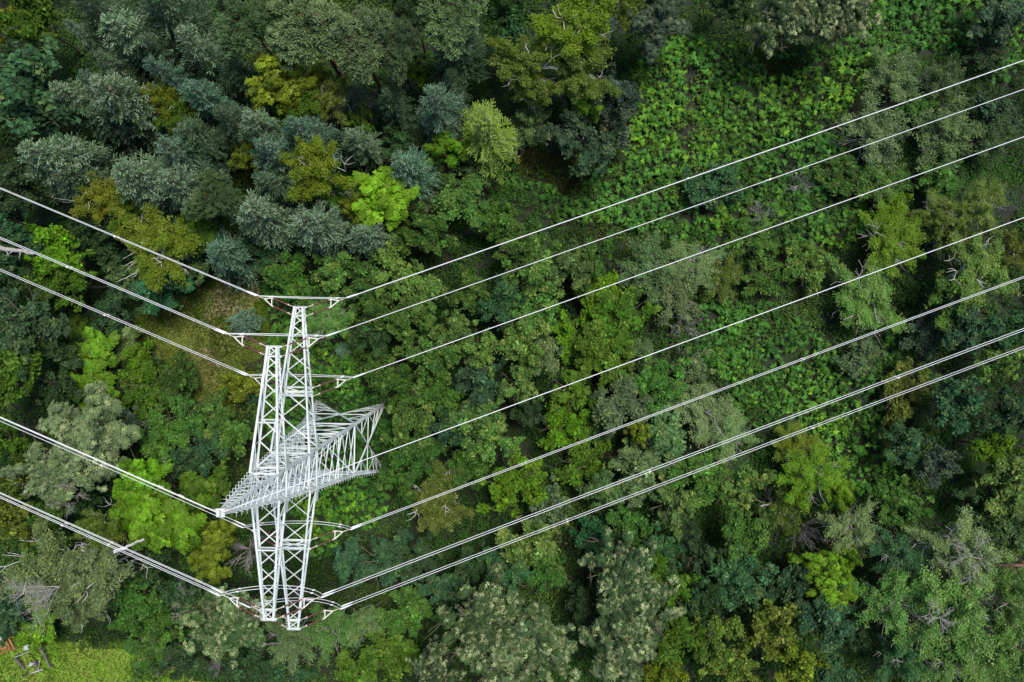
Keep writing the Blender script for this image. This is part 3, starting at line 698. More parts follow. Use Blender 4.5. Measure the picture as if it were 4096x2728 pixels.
def tree(kind, px, py, R, colr, label, h=None, tip=.8, v=None, lean=None):
    R0, H0, vs = PROTO[kind]; nm, cat, grp, zf = KIND[kind]
    Rm = R*1.2*(H-6)/F
    for _ in range(3):
        hh = h if h else H0*(Rm/R0)**.8; Rm = R*1.2*(H-hh*zf)/F
    s = Rm/R0; sz = hh/H0; zc = hh*zf
    i = CNT.get(kind, 0); CNT[kind] = i+1; tm, cm = vs[i % len(vs) if v is None else v % len(vs)]
    x, y, _ = gpt(px, py, zc)
    z = float(terrain(np.array(x), np.array(y)))
    o = empty(nm, (x, y, z - .05), rng.uniform(0, 6.28), label=label, cat=cat, group=grp); q = rng.uniform(.86, 1.16); o.scale = (s*q, s/q, sz)
    c = np.array(PAL[colr])*np.clip(rng.normal(1, .06, 3), .86, 1.14)*rng.uniform(.85, 1.2)*(1.25 if kind == 'willow' else 1)
    t = ob(tm.name.split('.')[0], tm, o)
    if cm: ob(cm.name.split('.')[0], cm, o, color=(*c, tip))
    if kind == 'bare': 
        pass
    return o
# ------------------------------------------------------------------ every tree and shrub: kind, px, py, radius px (photo pixels), colour, height, label
TREES = '''
broad 150 95 125 dl 15|dark green tree with a lime top in the extreme upper left corner
broad 20 100 70 yl 11|small yellowish tree on the left edge just below the upper left corner
broad 110 400 205 bg 17|very large round blue green tree on the upper left edge
broad 70 760 110 dk 13|dark green tree on the left edge directly below the largest round one
broad 50 890 90 bg 12|small blue green tree on the left edge above the topmost left cable
spruce 420 60 100 sd 18|dark spruce nearest the upper left corner
spruce 545 165 115 sp 18|broad grey green spruce right of the dark corner spruce
spruce 375 165 62 sp 16|slim pale tipped spruce standing left of the broad grey green one
spruce 690 55 120 sd 19|dark spruce on the top edge left of the big pines
spruce 665 215 66 sd 16|small dark spruce between the top edge spruces and the pale ones
spruce 815 205 90 sp 18|pale fingered spruce left of the bright yellow green tree
spruce 675 305 70 sb 16|blue tipped small spruce above the yellow birch of the spruce wood
spruce 490 285 56 sp 16|narrow spruce standing alone in a dark gap
spruce 335 410 90 sp 17|pale spruce with curled shoots, second from the left in its row
spruce 505 400 110 sp 19|largest pale spruce left of the upper yellow birch
spruce 425 355 66 sb 15|blue spruce hidden behind the largest pale spruce
spruce 450 490 90 sd 14|dark spruce below the largest pale spruce
spruce 830 400 85 sb 16|blue grey spruce right of the upper yellow birch
spruce 965 320 65 sd 15|dark narrow spruce touching the left of the bright yellow green tree
spruce 945 495 80 sd 16|dark spruce with a pale top right of the deep dark gap
spruce 250 650 120 sp 19|big pale spruce farthest left, fanned toward the left
spruce 340 740 95 sd 15|dark spruce tucked below the big farthest left spruce
spruce 800 555 85 sd 15|dark spruce in the middle of the spruce wood
spruce 735 620 95 sb 17|teal spruce with many short tips in the middle of the wood
spruce 585 725 110 sp 18|light spruce right of the yellow tree on the topmost left cable
spruce 750 755 100 sp 18|light teal spruce beside the rusty dead branch
pine 865 790 95 gg 18|rounded conifer with a rusty dead branch in its crown
spruce 1065 520 88 sp 18|pale spruce left of the round white limbed birch
spruce 1115 625 100 sb 17|blue green spruce just left of the white limbed birch
spruce 1230 545 88 sb 18|bluest spruce, directly above the white limbed birch
spruce 1105 745 95 sd 15|shaded spruce below left of the white limbed birch
spruce 1055 865 100 sp 17|pale spruce at the lower end of the wood, left of its twin
spruce 1270 905 105 sp 17|pale wide spruce at the lower end of the wood, nearest the topmost tower cable
spruce 1475 945 75 sp 13|small pale spruce closest to the lime maple
spruce 1440 570 68 sp 13|small isolated pale spruce below the grey pine
spruce 1640 680 92 sb 14|round bluish spruce right of the lime maple
spruce 1755 430 95 sb 17|tall blue spruce in the top middle of the photo
spruce 1810 340 55 sd 14|little dark spruce touching the top of the tall blue one
spruce 1570 415 64 sd 13|small dark spruce below the grey pines
spruce 1840 205 92 sd 17|dark teal spruce below the third pine
spruce 1440 400 60 dg 12|darkest small spruce under the grey pine
spruce 910 1015 85 sb 13|blue spruce hanging over the topmost left cable near the clearing
spruce 970 1290 50 sb 4|young blue spruce star standing in the grassy clearing
spruce 1365 1405 26 sb 2.5|tiny blue spruce just right of the tower's inner insulators
spruce 1945 530 115 yl 15|vivid yellow green conifer with sharp radiating shoots
birch 640 400 75 yl 14|yellow birch crown at the left of a pair amid spruces
birch 720 460 90 dl 13|olive green birch crown right of the yellow one amid spruces
birch 1260 685 120 yl 18|round yellow birch with white limbs showing at its centre
birch 405 800 95 yl 14|yellow birch crossed by nothing, left of the light spruces
birch 500 850 80 dl 13|dull green birch crown behind the yellow left one
birch 985 630 55 yl 11|small yellow birch in a dark gap left of the white limbed one
birch 640 990 150 yl 15|broad pale yellow birch under the topmost left cable
birch 800 930 90 dl 12|dull green birch right of the broad pale yellow one
birch 1440 825 68 yl 11|golden twiggy tree touching the lime maple on its left
birch 1330 760 70 dl 12|olive birch between the white limbed birch and the lime maple
maple 1150 340 105 yl 17|bright yellow green tree with fine leaves amid the dark wood
birch 1190 410 115 dl 15|fine leaved green tree right below the bright yellow green one
birch 1310 400 95 ol 14|dull green tree under the big grey pine
pine 985 90 130 gg 20|grey pine on the top edge, leftmost of the pines
pine 1240 110 165 pg 21|largest grey green pine with a rusty trunk showing
pine 1430 170 135 pg 20|grey pine third from the left along the top edge
pine 1580 190 100 gg 18|greyish pine with bare twigs hanging under it
pine 1800 65 135 pg 19|rightmost pale pine on the top edge
pine 1650 40 80 gg 17|small pine squeezed on the top edge between two bigger ones
bare 1605 300 60 dk 10|grey leafless twigs below the fourth pine
broad 1685 300 60 dl 9|small yellowish green tree below the bare twigs of the pines
broad 2010 45 90 dk 13|dark green tree on the top edge beside the rightmost pine
broad 2040 170 80 bg 12|dark blue green tree left of the tall yellowish birches
birch 2085 250 115 ol 16|yellowish birch with a white trunk tip, left of the biggest birch
birch 2300 120 150 yl 18|biggest yellowish birch on the top edge
birch 2330 290 125 ol 15|olive birch just below the biggest yellowish one
birch 2480 25 90 ol 15|birch on the top edge touching the dark oak
birch 2130 360 85 ol 13|olive birch low beneath the left yellowish birch
maple 2345 395 75 lm 11|lime leaved tree below the olive birches
broad 2455 390 95 dg 11|dark bluish tree on the left border of the bracken
broad 2300 530 115 dg 10|dark blue green tree right of the dying brown one
broad 2370 620 95 bg 9|blue green tree at the lower tip of the dark group by the bracken
shrub 2455 535 72 sv 7|silvery blue shrub beside the bracken
twig 2115 500 92 pg 8|brownish half dead tree with bare twigs beside the vivid conifer
oak 2620 80 125 dg 13|dark oak with yellow tips on the top edge left of the bracken slope
oak 3120 70 125 ok 13|left half of the pair of greyish oaks on the top edge
oak 3345 55 130 ok 13|right half of the pair of greyish oaks on the top edge
broad 2900 5 90 dk 10|dark tree on the top edge between the dark and greyish oaks
maple 1550 790 112 lm 12|vivid lime green maple, brightest crown in the left half
maple 1780 600 72 lm 10|smaller lime green tree above the bluish round spruce
broad 1855 620 60 gg 8|grey green small tree touching the smaller lime tree
broad 1600 580 70 dk 8|dark low tree left of the smaller lime tree
broad 1450 490 65 dl 10|yellowish dark tree between two small spruces
twig 1770 720 70 pg 7|pale grey shrub right of the round bluish spruce
twig 1925 685 72 pg 7|pale grey shrub left of the grassy gap in the bracken
twig 1690 825 65 pg 7|pale shrub right beside the lime maple
broad 1850 800 115 md 9|mid green tree above the topmost right cable, right of the pale shrubs
broad 1720 930 90 md 9|green tree just above the topmost right cable
broad 1580 960 75 md 8|green tree below the lime maple
broad 1990 880 80 md 8|green tree touching the bracken above the topmost right cable
broad 70 985 100 bg 13|blue green tree over the grey fallen trunk on the left edge
broad 250 1010 105 lm 13|bright green tree between the two upper left cables
broad 285 1130 100 dl 12|yellow green tree under the second left cable
broad 60 1130 85 dk 12|dark tree on the left edge between second and third cables
broad 180 1120 60 dl 11|small bright tree left of the yellow green one under the cable
broad 110 1290 150 bg 14|large blue green tree on the left edge below the third cable
broad 60 1490 130 dl 13|glossy dark tree with bright leaves on the left edge
broad 250 1570 90 dk 9|dark low tree between the grey oak and the glossy dark tree
broad 260 1400 80 dk 9|dark tree left of the bright green bushes
broad 640 1150 115 tl 9|teal green tree just above the clearing
broad 515 1120 75 gg 9|grey green tree left of the teal one above the clearing
broad 760 1090 80 gg 8|dull tree between the teal tree and the earth path
broad 370 920 90 dk 11|dark tree above the bright green tree of the second left cable
broad 440 1030 70 dk 9|dark little tree left of the broad pale birch
shrub 445 1255 82 bg 5|blue green bush on the left side of the clearing
shrub 510 1365 68 pg 4|pale round bush at the left side of the clearing
maple 385 1420 92 lm 7|upper lime bush of the group left of the clearing
maple 385 1545 82 lm 6|lower lime bush of the group left of the clearing
shrub 560 1440 75 lm 4|lime shrub at the lower left end of the clearing
shrub 570 1550 110 dl 4.5|wide yellow green shrub south of the clearing
shrub 715 1530 88 md 5|mid green bush on the lower border of the clearing
shrub 330 1330 80 dl 4|dull green shrub left of the pale round bush
shrub 450 1650 75 md 4|green shrub above the grey oak
shrub 975 1545 72 yl 4.5|yellow green bush beside the left tower insulators
shrub 1023 1580 26 sb 2|tiny bluish plant beside the left crossarm
broad 860 1650 75 lt 8|light blue green tree crown left of the crossarm
broad 760 1680 95 md 8|mid green tree left of the light crown beside the crossarm
broad 655 1740 105 md 9|green tree right of the grey oak
shrub 540 1715 64 sv 8|dark bluish shrub with pale leaves right of the grey oak
broad 830 1800 95 bg 8|blue green tree just left of the tower's lower body
broad 930 1740 85 md 8|green tree touching the crossarm on the left
broad 740 1850 65 bg 9|small blue green tree above the lime tree group
shrub 685 1845 62 sv 8|dark shrub with silvery leaves above the lime tree group
oak 375 1730 165 pg 16|large pale grey oak above the ground wire at left
oak 240 1880 140 pg 15|pale grey oak crown crossed by the middle left cables
broad 40 1760 90 dl 12|yellow spotted tree on the left edge above the middle cables
broad 60 1930 105 ol 12|olive tree on the left edge between the two lower cable groups
broad 50 2080 95 ol 12|olive tree on the left edge below the lowest cable group
broad 210 2060 80 md 11|green tree under the lowest left cable group near the edge
broad 330 2000 75 dk 10|dark tree under the fallen branches of the pale oak
maple 590 1930 95 lm 14|lime tree top just under the middle left cables
maple 560 2040 100 lm 13|lime crown left of the big lime one
maple 700 2060 120 lm 14|big lime crown in the middle of the lime group
maple 810 1960 90 dl 11|duller lime crown nearest the tower in the lime group
maple 875 2150 72 yl 10|yellowest crown of the lime group
maple 840 2240 70 yl 9|yellow crown above the lowest left cables
bare 970 2220 92 dk 7|grey leafless bush behind the lower left of the tower
birch 420 2110 85 ol 17|small birch crown under the lowest left cables
birch 190 2290 155 pg 18|large pale birch with white branch fan on the left
birch 375 2290 145 pg 18|large pale birch crown right of the white branch fan
birch 330 2410 95 pg 16|lower crown of the pale birches above the field
broad 600 2270 90 dk 10|dark tree under the lowest left cables
broad 545 2400 115 md 11|mid green tree right of the pale birches
broad 640 2480 95 md 9|green tree left of the blotchy oak
broad 35 2380 80 bg 11|blue green tree on the left edge beside the pale birch
broad 150 2510 90 lm 5|bright green bush at the top of the field
broad 30 2490 65 bg 7|small bluish tree on the left edge above the rusty machine
broad 740 2380 85 dk 9|dark tree left of the blotchy oak's top
oak 920 2490 150 ok 13|blotchy blue green oak under the tower's bottom left arm end
oak 800 2440 70 ok 10|pale small oak crown left of the blotchy one
broad 745 2640 95 dk 7|dark low tree on the bottom edge right of the field
broad 600 2620 95 md 4|green bush in the field near the bottom edge
broad 1000 2680 95 dk 9|dark tree on the bottom edge beside the grey rock
broad 1150 2670 95 bg 9|blue green tree on the bottom edge under the willow
willow 1170 2560 88 pg 12|light willow directly below the tower's bottom arm end
willow 1330 2510 100 lt 11|bright green willow right below the lowest right clamps
willow 1440 2490 72 pg 10|pale willow crown right of the bright green one
willow 1310 1275 92 lt 7|soft light green willow right of the upper crossarm
broad 1160 1120 105 md 9|green tree above the tower's topmost jumper
broad 1050 1010 80 bg 8|blue green tree above the topmost left cable near the tower
broad 1340 1090 80 lt 9|light green tree right of the topmost tower end
broad 1450 1110 80 md 9|green tree at the start of the topmost right cable
broad 1560 1075 95 lt 10|light tipped tree crossed by the topmost right cable, nearest the tower
broad 1680 1150 100 lt 10|yellow tipped tree between first and second right cables
broad 1617 1270 110 md 10|green tree right of the soft light willow
broad 1500 1230 75 md 9|green tree between willow and yellow tipped tree
broad 1480 1340 80 dk 8|dark tree above the third cable's start
broad 1900 1175 85 md 9|round green tree crown just below the second right cable
broad 2010 1220 92 bg 10|blue green tree right of the round one below the second right cable
broad 2090 1000 105 md 10|green tree between first and second right cables, centre of photo
broad 2150 1095 100 lt 10|light tree under the second right cable, centre of photo
broad 2280 1070 85 gg 10|grey tipped tree right of the light central tree
broad 2380 1025 90 md 9|green tree beneath the second right cable beside the grassy gap
broad 2140 1255 95 lt 10|light tree touching the third right cable at the centre
broad 1815 1330 85 lt 10|light tree just above the middle of the third right cable's first part
broad 1735 1440 100 md 10|green tree under the third right cable, nearest the tower
broad 2095 1370 100 lt 11|pale tipped tree just below the image centre
broad 1925 1400 92 lt 10|yellow tipped round tree left of the pale tipped one
broad 2185 1430 75 pg 9|pale narrow tree with loose leaves below the image centre
broad 1605 1540 105 md 10|green tree right of the tower's upper right foot
broad 1500 1465 60 md 7|small green tree at the inner clamps of the third right cable
broad 1915 1540 105 bg 10|blue green tree in the middle of the dense grove
broad 2075 1540 88 lt 10|light tree above the dark hole of the grove
broad 1760 1580 80 md 10|green tree left of the blue green one in the grove
broad 1650 1680 105 lt 11|light tree nearest to the tower's right feet
broad 1790 1710 80 bg 10|blue green tree under the ground wire near the tower
broad 1890 1690 105 lt 11|light tree above the ground wire in the grove
broad 1975 1765 95 lt 11|pale green tree at the lower end of the grove
broad 1680 1810 95 md 10|green tree between ground wire and twin cable, nearest the tower
broad 2110 1640 66 dk 7|dark tree beside the hole of the grove
shrub 2390 1185 100 lm 5|lime ground shrub right of the grove below the third right cable
broad 2470 1280 125 dl 7|large dull lime round tree right of the grove
shrub 2290 1350 92 lm 4|lime shrub in the gap between grove and round tree
broad 2420 1420 115 dl 7|dull green round tree above the ground wire
broad 2290 1560 95 dl 7|dull green tree left of the grey green cluster
shrub 2250 1700 100 lm 5|dark lime shrub beside the hole of the grove
shrub 2380 1700 80 md 4|green shrub right of the dark lime shrub
twig 2590 1080 130 gg 6|grey green shrub with bare branches on the third right cable
twig 2700 1180 105 pg 5.5|pale shrub beside the brown dead stems
bare 2740 1300 85 dk 5|brown dead stems above the ground wire
broad 2480 1610 115 gg 8|grey green tree below the ground wire right of centre
broad 2630 1530 110 md 8|green tree beneath the ground wire right of centre
maple 2545 1725 42 yl 9|small yellow crown on the first lower twin cable
broad 2650 1740 110 gg 8|grey green tree on the first lower twin cable
twig 2560 1420 75 pg 6|pale twiggy shrub between ground wire and dull round tree
willow 2775 1060 105 pg 5.5|pale grey willow left of the lower bracken
twig 2885 1120 85 ol 5|olive shrub above the lower bracken
shrub 3055 1110 88 md 4|green shrub above the lower bracken in its middle
shrub 3220 1070 88 lt 4|light green shrub left of the round willows
willow 3460 1190 140 lt 6|wide pale willow crossed by the ground wire at right
willow 3555 960 115 lm 7|bright yellow green willow below the third right cable
twig 3780 940 115 ol 6|olive twiggy shrub above the ground wire near the right edge
birch 3910 1090 130 lt 11|pale birch crossed by the ground wire near the right edge
birch 4050 1010 80 ol 11|olive birch on the right edge above the first lower twin cable
broad 3790 1190 100 md 9|green tree between ground wire and first lower twin cable at right
shrub 3440 1430 80 gg 4|grey green shrub amid the lower bracken
shrub 3700 1330 95 dg 5|dark shrub under the first lower twin cable at right
shrub 3600 1580 105 ol 4.5|mustard brown shrub between the two lowest right cables
broad 3880 1310 105 bg 10|blue green tree below the first lower twin cable near the right edge
broad 4010 1330 95 bg 11|blue green tree on the right edge below the first lower twin cable
broad 3990 1440 85 lt 10|light tree between the lowest right cables on the right edge
broad 3815 1610 108 bg 11|round blue green tree just below the lowest right cable
broad 3610 1770 90 bg 8|blue green tree left below the round one near the lowest cable
broad 4030 1660 100 bg 12|blue green tree on the right edge below the lowest cable
broad 3960 1790 85 lm 10|light bright tree left of the right edge green trees
willow 2800 1640 120 pg 7|grey willow below the first lower twin cable left of the bracken
willow 2900 1740 100 pg 7|pale willow on the lowest right cable left of the yellow stems
broad 2760 1490 80 gg 6|grey bush left of the lower bracken
willow 3190 1790 85 yl 6|yellow green willow stems below the lowest right cable
twig 3560 310 105 pg 5|pale grey shrub above the topmost right cable, left one
twig 3760 330 85 gg 5|grey green shrub above the topmost right cable, right one
twig 3490 535 125 pg 6|pale shrub with a fan of bare limbs between top two right cables
twig 3770 540 145 gg 6.5|large grey shrub with bare limbs between second and third right cables
shrub 3660 430 70 md 3.5|green shrub directly under the topmost right cable
shrub 3950 200 85 dk 4|dark green shrub above the topmost right cable on the right edge
broad 4000 60 110 dg 8|dark grey green tree in the upper right corner
shrub 3975 460 85 bg 4.5|blue green shrub on the right edge between top two cables
twig 3960 560 85 gg 6|grey shrub on the right edge near the second right cable
shrub 2855 750 105 bg 4.5|blue green bush lying across the second right cable
bare 3210 730 60 dk 4|grey bare bush touching the second right cable
bare 3050 845 66 dk 4|grey bare bush above the third right cable
shrub 3000 960 80 md 3.5|green shrub under the third right cable, middle
shrub 3380 720 95 md 3.5|green shrub left below the fan limbed one
twig 3520 750 105 lt 5|light shrub between second and third right cables
broad 3750 720 85 md 6|green tree beneath the third right cable near the right
willow 3910 830 100 ol 9|olive willow near the right edge under the third cable
willow 3740 850 80 ol 8|darker olive willow left of the one near the right edge
shrub 3560 840 80 lm 4|lime shrub just below the third right cable
bare 4070 800 50 dk 10|dead grey branch on the right edge
broad 1590 1895 90 md 9|green tree below the tower's lower right foot
birch 1755 2010 115 ol 9|olive feathery tree crossed by the first lower twin cable
birch 1780 1900 75 ol 9|olive feathery tree above the first lower twin cable
broad 1870 1880 85 md 9|green tree right of the feathery tree above the cable
broad 2060 1930 120 lm 10|bright green tree on the first lower twin cable
broad 2195 2020 80 gg 9|greyish tree between the two lower cables right of the bright one
broad 2125 2170 110 lt 10|yellow green tree under the second lowest cable
broad 2035 2310 115 bg 8|dark blue green tree under the lowest cable in the middle
broad 2190 2270 90 md 8|green tree right of the dark one under the lowest cable
broad 1890 2260 75 dk 7|dark low tree left of the dark blue green one
shrub 2372 2130 80 tl 6|vivid teal shrub beneath the lowest right cable
broad 2510 2100 85 md 8|green tree right of the vivid teal shrub
shrub 2330 1860 105 dl 6|dull yellow green bush above the second lowest cable
broad 2540 1890 120 gg 9|grey green tree above the second lowest cable, middle
broad 2690 2010 105 lt 9|light green tree below the lowest cable, right of centre
broad 2400 1960 80 gg 9|greyish tree on the second lowest cable left of the teal shrub
broad 2665 2210 90 bg 9|blue green tree between light tree and lime crowned one
oak 2480 2275 135 ok 14|pale blossomed oak crown, upper of three in a column
oak 2545 2430 145 ok 15|pale blossomed oak crown, middle of three in a column
oak 2470 2590 135 ok 15|olive spotted oak crown, lowest of three in a column
oak 1920 2470 155 ok 14|rounded grey oak with starry pale leaves on its left side
oak 2150 2560 145 ok 14|grey oak right of the rounded starry one
oak 2020 2670 140 ok 14|light tipped oak on the bottom edge
oak 1740 2690 95 ok 11|bluish starry oak on the bottom edge left
broad 1570 2600 120 dl 6|bright green low tree on the bottom edge left of the starry oaks
broad 1630 2440 105 md 6|green low tree left of the rounded starry oak
broad 1530 2250 115 bg 6|dark blue green thicket under the two lowest cables near the tower
broad 1400 2230 80 bg 5|teal thicket right of the tower's bottom half
broad 1680 2240 85 dk 6|dark thicket under the lowest cable left of the dark tree
broad 1770 2350 80 bg 6|blue green low tree above the rounded starry oak
broad 1440 2680 90 dl 6|yellowish green low tree on the bottom edge under the willows
broad 2665 2340 110 dl 12|dark tree with yellow green tips right of the middle blossomed oak
broad 2690 2540 115 dl 12|yellow green spotted tree right of the lowest blossomed oak
broad 2640 2680 95 yl 12|yellow spotted tree on the bottom edge in the middle
broad 2330 2400 70 dk 8|dark tree in the gap left of the blossomed oaks
broad 2790 1900 115 md 9|green tree below the lowest cable's middle
broad 2940 1940 105 lt 9|light green tree left of the lime feathery tree
willow 3245 1900 110 lm 9|lime feathery tree below the lowest right cable
maple 3330 1970 62 lm 9|lime leafy crown touching the feathery lime tree
twig 3115 2040 90 ol 7|olive shrub with long bare stems
bare 3235 2140 70 dk 9|tangle of grey dead branches above the two lime crowns
willow 3400 2110 105 pg 9|grey willow right of the dead branch tangle
maple 3270 2265 75 lm 11|lime crown, largest of the group below the dead tangle
maple 3370 2230 48 lm 10|small lime crown right of the largest below the dead tangle
maple 3330 2350 70 lm 10|lower lime crown below the dead tangle
broad 2965 2150 110 md 10|green tree left of the dead branch tangle
broad 2950 2300 118 bg 11|blue green tree left of the lime crowns
broad 3140 2330 85 bg 10|teal tree hugging the lime crowns on the left
broad 3290 2460 115 bg 12|blue green tree below the lime crowns
broad 2780 2210 85 dk 10|dark tree between the lowest cable and the spotted trees
broad 2800 2390 85 dk 11|dark tree left above the black gap
broad 3620 2050 110 md 9|green tree right of the grey willow in the lower right
broad 3740 1860 80 dg 8|dark bluish tree left of the bright right edge trees
broad 4020 1920 120 lt 11|light blue green tree on the right edge
broad 3900 2000 80 dk 8|dark tree left of the light one on the right edge
broad 4050 2110 85 gg 10|grey tree on the right edge beside the red trunk
willow 3830 2190 145 pg 14|pale willow with orange stems at its base
willow 3600 2220 110 bg 11|shaded willow left of the pale one with orange stems
willow 3560 2400 135 lt 13|light willow left of the great lower right willow
willow 3780 2440 175 lt 15|great light willow in the lower right
willow 4010 2380 120 lt 15|bright willow on the right edge in the lower right
willow 4040 2580 135 lt 15|bright willow at the lower right corner
willow 3600 2610 110 bg 11|dark willow on the bottom edge left of the lower right group
willow 3820 2640 140 lt 13|light willow on the bottom edge of the lower right group
broad 2850 2560 120 ol 12|yellow spotted dark tree on the bottom right of centre
broad 3080 2500 110 ol 12|spotted dark tree above the one with the yellow flank
broad 3175 2650 95 yl 12|dark tree with a yellow flank on the bottom edge
broad 2960 2680 90 ol 11|olive spotted tree on the bottom edge between two others
broad 3330 2690 75 bg 8|blue green small tree on the bottom edge beside the black gap
broad 3430 2520 70 dk 7|dark low tree between the black gap and the willows
'''
UNIQ = set()
for ln in TREES.strip().split('\n'):
    a, lab = ln.split('|'); k, px, py, R, c, h = a.split()
    assert lab not in UNIQ, lab
    UNIQ.add(lab)
    tp = {'ok': .95, 'pg': .75, 'lt': .75, 'gg': .5, 'sp': .85, 'sb': .6, 'sd': .4, 'dk': .12, 'dg': .25, 'bg': .25, 'ol': .7, 'md': .3, 'yl': .35, 'lm': .2, 'sv': .6}.get(c, .3)
    tree(k, float(px), float(py), float(R), c, lab, float(h), tip=tp)
# ------------------------------------------------------------------ ground cover that nobody could count
def scatter(n, x0, x1, y0, y1): return rng.uniform(x0, x1, n), rng.uniform(y0, y1, n)
def to_px(x, y): return CX + x*F/H, CY - y*F/H
def in_any(x, y, polys):
    px, py = to_px(x, y); px = px + 35*wave(x, y, .5, 21); py = py + 35*wave(x, y, .5, 22); r = np.zeros(len(x), bool)
    for p in polys: r |= inpoly(px, py, p)
    return r
def build_undergrowth():
    x, y = scatter(40000, -84, 84, -62, 62)
    open_ = in_any(x, y, [CLEAR, FIELD, GRASSY, GRASSY2] + FERN)
    keep = ~open_ | ((rng.random(len(x)) < .4) & in_any(x, y, FERN)); x, y = x[keep], y[keep]
    z = terrain(x, y); dens = wave(x, y, .35, 31); h = np.clip(.95 + .8*dens + rng.normal(size=len(x))*.3, .15, 2.0)
    N = len(x); nl = 20; k = np.repeat(np.arange(N), nl); r = rng.uniform(.45, .95, N)
    d = rs(N*nl); d[:, 2] = np.abs(d[:, 2]); c = np.stack([x, y, z+h*.5], 1)[k] + d*np.stack([r, r, h*.5], 1)[k]
    tone = np.clip(1 + .35*wave(x, y, .22, 33) + rng.normal(size=N)*.2, .45, 1.7)[k]*np.clip(rng.normal(1, .2, N*nl), .5, 1.5)
    mb = MB(); mb.leaves(c, d*.4+rs(N*nl)*.6+np.array([0, 0, .6]), rng.uniform(.2, .42, N*nl), rng.uniform(.12, .26, N*nl), tone, np.clip(wave(x, y, .15, 35), 0, 1)[k]*rng.random(N*nl)*.6)
    o = ob('undergrowth', mb.mesh('undergrowth', M['broad'], attrs=True), color=(.030, .080, .012, .5))
    tag(o, 'low leafy undergrowth covering the forest floor between the trees', 'undergrowth', kind='stuff')
build_undergrowth()

def build_ferns():
    x, y = scatter(120000, -84, 84, -62, 62); keep = in_any(x, y, FERN) & ~in_any(x, y, [GRASSY, GRASSY2]); x, y = x[keep], y[keep]
    gap = wave(x, y, .45, 41) + .6*wave(x, y, 1.3, 42); keep = (gap > -.75) | (rng.random(len(x)) < .35); x, y = x[keep], y[keep]
    x, y = x[:24000], y[:24000]
    N = len(x); z = terrain(x, y) + np.clip(.75+.45*wave(x, y, 1.0, 43)+rng.normal(size=N)*.38, .05, 2.0)
    nf = 5; k = np.repeat(np.arange(N), nf); a = rng.uniform(0, 6.28, N)[k] + np.tile(np.arange(nf), N)*6.283/nf + rng.normal(size=N*nf)*.35
    big = np.clip(rng.normal(.36, .1, N), .18, .7); L = big[k]*rng.uniform(.7, 1.25, N*nf); tilt = rng.uniform(-.15, .6, N*nf)
    b = np.stack([x, y, z], 1)[k]; d = np.stack([np.cos(a)*np.cos(tilt), np.sin(a)*np.cos(tilt), np.sin(tilt)], 1); e = np.stack([-np.sin(a), np.cos(a), rng.normal(size=N*nf)*.35], 1)
    tone = (np.clip(1+.28*wave(x, y, .3, 44)+rng.normal(size=N)*.3, .35, 2.0))[k]*rng.uniform(.65, 1.3, N*nf)
    tip = (np.clip(rng.normal(.05, .35, N) + .45*wave(x, y, .22, 45), 0, 1))[k]
    mb = MB(); dn = np.array([0, 0, -1.])
    P = lambda t: b + d*(L*t)[:, None] + dn*(L*.42*t*t)[:, None]
    # serrated frond: five pairs of broad overlapping pinnae
    for t0, w in ((.05, .50), (.24, .44), (.43, .34), (.62, .24), (.8, .14)):
        for sgn in (1, -1):
            r0 = P(t0); r1 = P(t0+.24); tipp = P(t0+.22) + e*(sgn*L*w)[:, None] + dn*(L*w*.15)[:, None]
            v = np.stack([r0, r1, tipp], 1).reshape(-1, 3); f = np.arange(len(v)).reshape(-1, 3)
            mb.add(v, f, np.repeat(tone*rng.uniform(.88, 1.12, N*nf), 3), np.repeat(tip, 3))
    r0 = P(.88)+e*(L*.06)[:, None]; r1 = P(.88)-e*(L*.06)[:, None]; r2 = P(1.1); v = np.stack([r0, r1, r2], 1).reshape(-1, 3); mb.add(v, np.arange(len(v)).reshape(-1, 3), np.repeat(tone, 3), np.repeat(tip, 3))
    o = ob('bracken_ferns', mb.mesh('bracken_ferns', M['fern'], attrs=True), color=(.046, .145, .020, 1))
    tag(o, 'dense green bracken ferns covering the open strip under the cables', 'ferns', kind='stuff')
build_ferns()

def build_grass(name, polys, n, Ls, colr, label, seed):
    P = np.array([gpt(*p)[:2] for q in polys for p in q]); lo, hi = np.maximum(P.min(0), (-80, -58)), np.minimum(P.max(0), (80, 58))
    x, y = scatter(n, lo[0], hi[0], lo[1], hi[1]); keep = in_any(x, y, polys); x, y = x[keep], y[keep]; N = len(x); z = terrain(x, y)
    a = 2.2*wave(x, y, .7, seed) + rng.normal(size=N)*.7; L = rng.uniform(*Ls, N); el = rng.uniform(.35, 1.1, N)
    d = np.stack([np.cos(a)*np.cos(el), np.sin(a)*np.cos(el), np.sin(el)], 1); e = np.stack([-np.sin(a), np.cos(a), np.zeros(N)], 1); b = np.stack([x, y, z-.02], 1); w = .035
    p2 = b + d*L[:, None]*.6; p3 = b + d*L[:, None] + np.stack([np.cos(a), np.sin(a), -np.ones(N)], 1)*(L*.22)[:, None]
    v = np.stack([b-e*w, b+e*w, p2+e*w*.8, p2-e*w*.8, p3, p3], 1)
    mb = MB(); tone = np.clip(1+.3*wave(x, y, .5, seed+1)+rng.normal(size=N)*.25, .4, 1.8); tip = np.clip(.2+.45*wave(x, y, .28, seed+2)+rng.normal(size=N)*.25, 0, 1)
    v = np.stack([b-e*w, b+e*w, p2+e*w*.8, p3, p2-e*w*.8], 1).reshape(-1, 3)
    mb.add(v, np.arange(len(v)).reshape(-1, 5), np.repeat(tone, 5), np.repeat(tip, 5))
    tag(ob(name, mb.mesh(name, M['grass'], attrs=True), color=(*colr, 1)), label, 'grass', kind='stuff')
build_grass('grass', [CLEAR], 40000, (.25, .55), (.13, .21, .02), 'dry green and straw coloured grass of the clearing', 51)
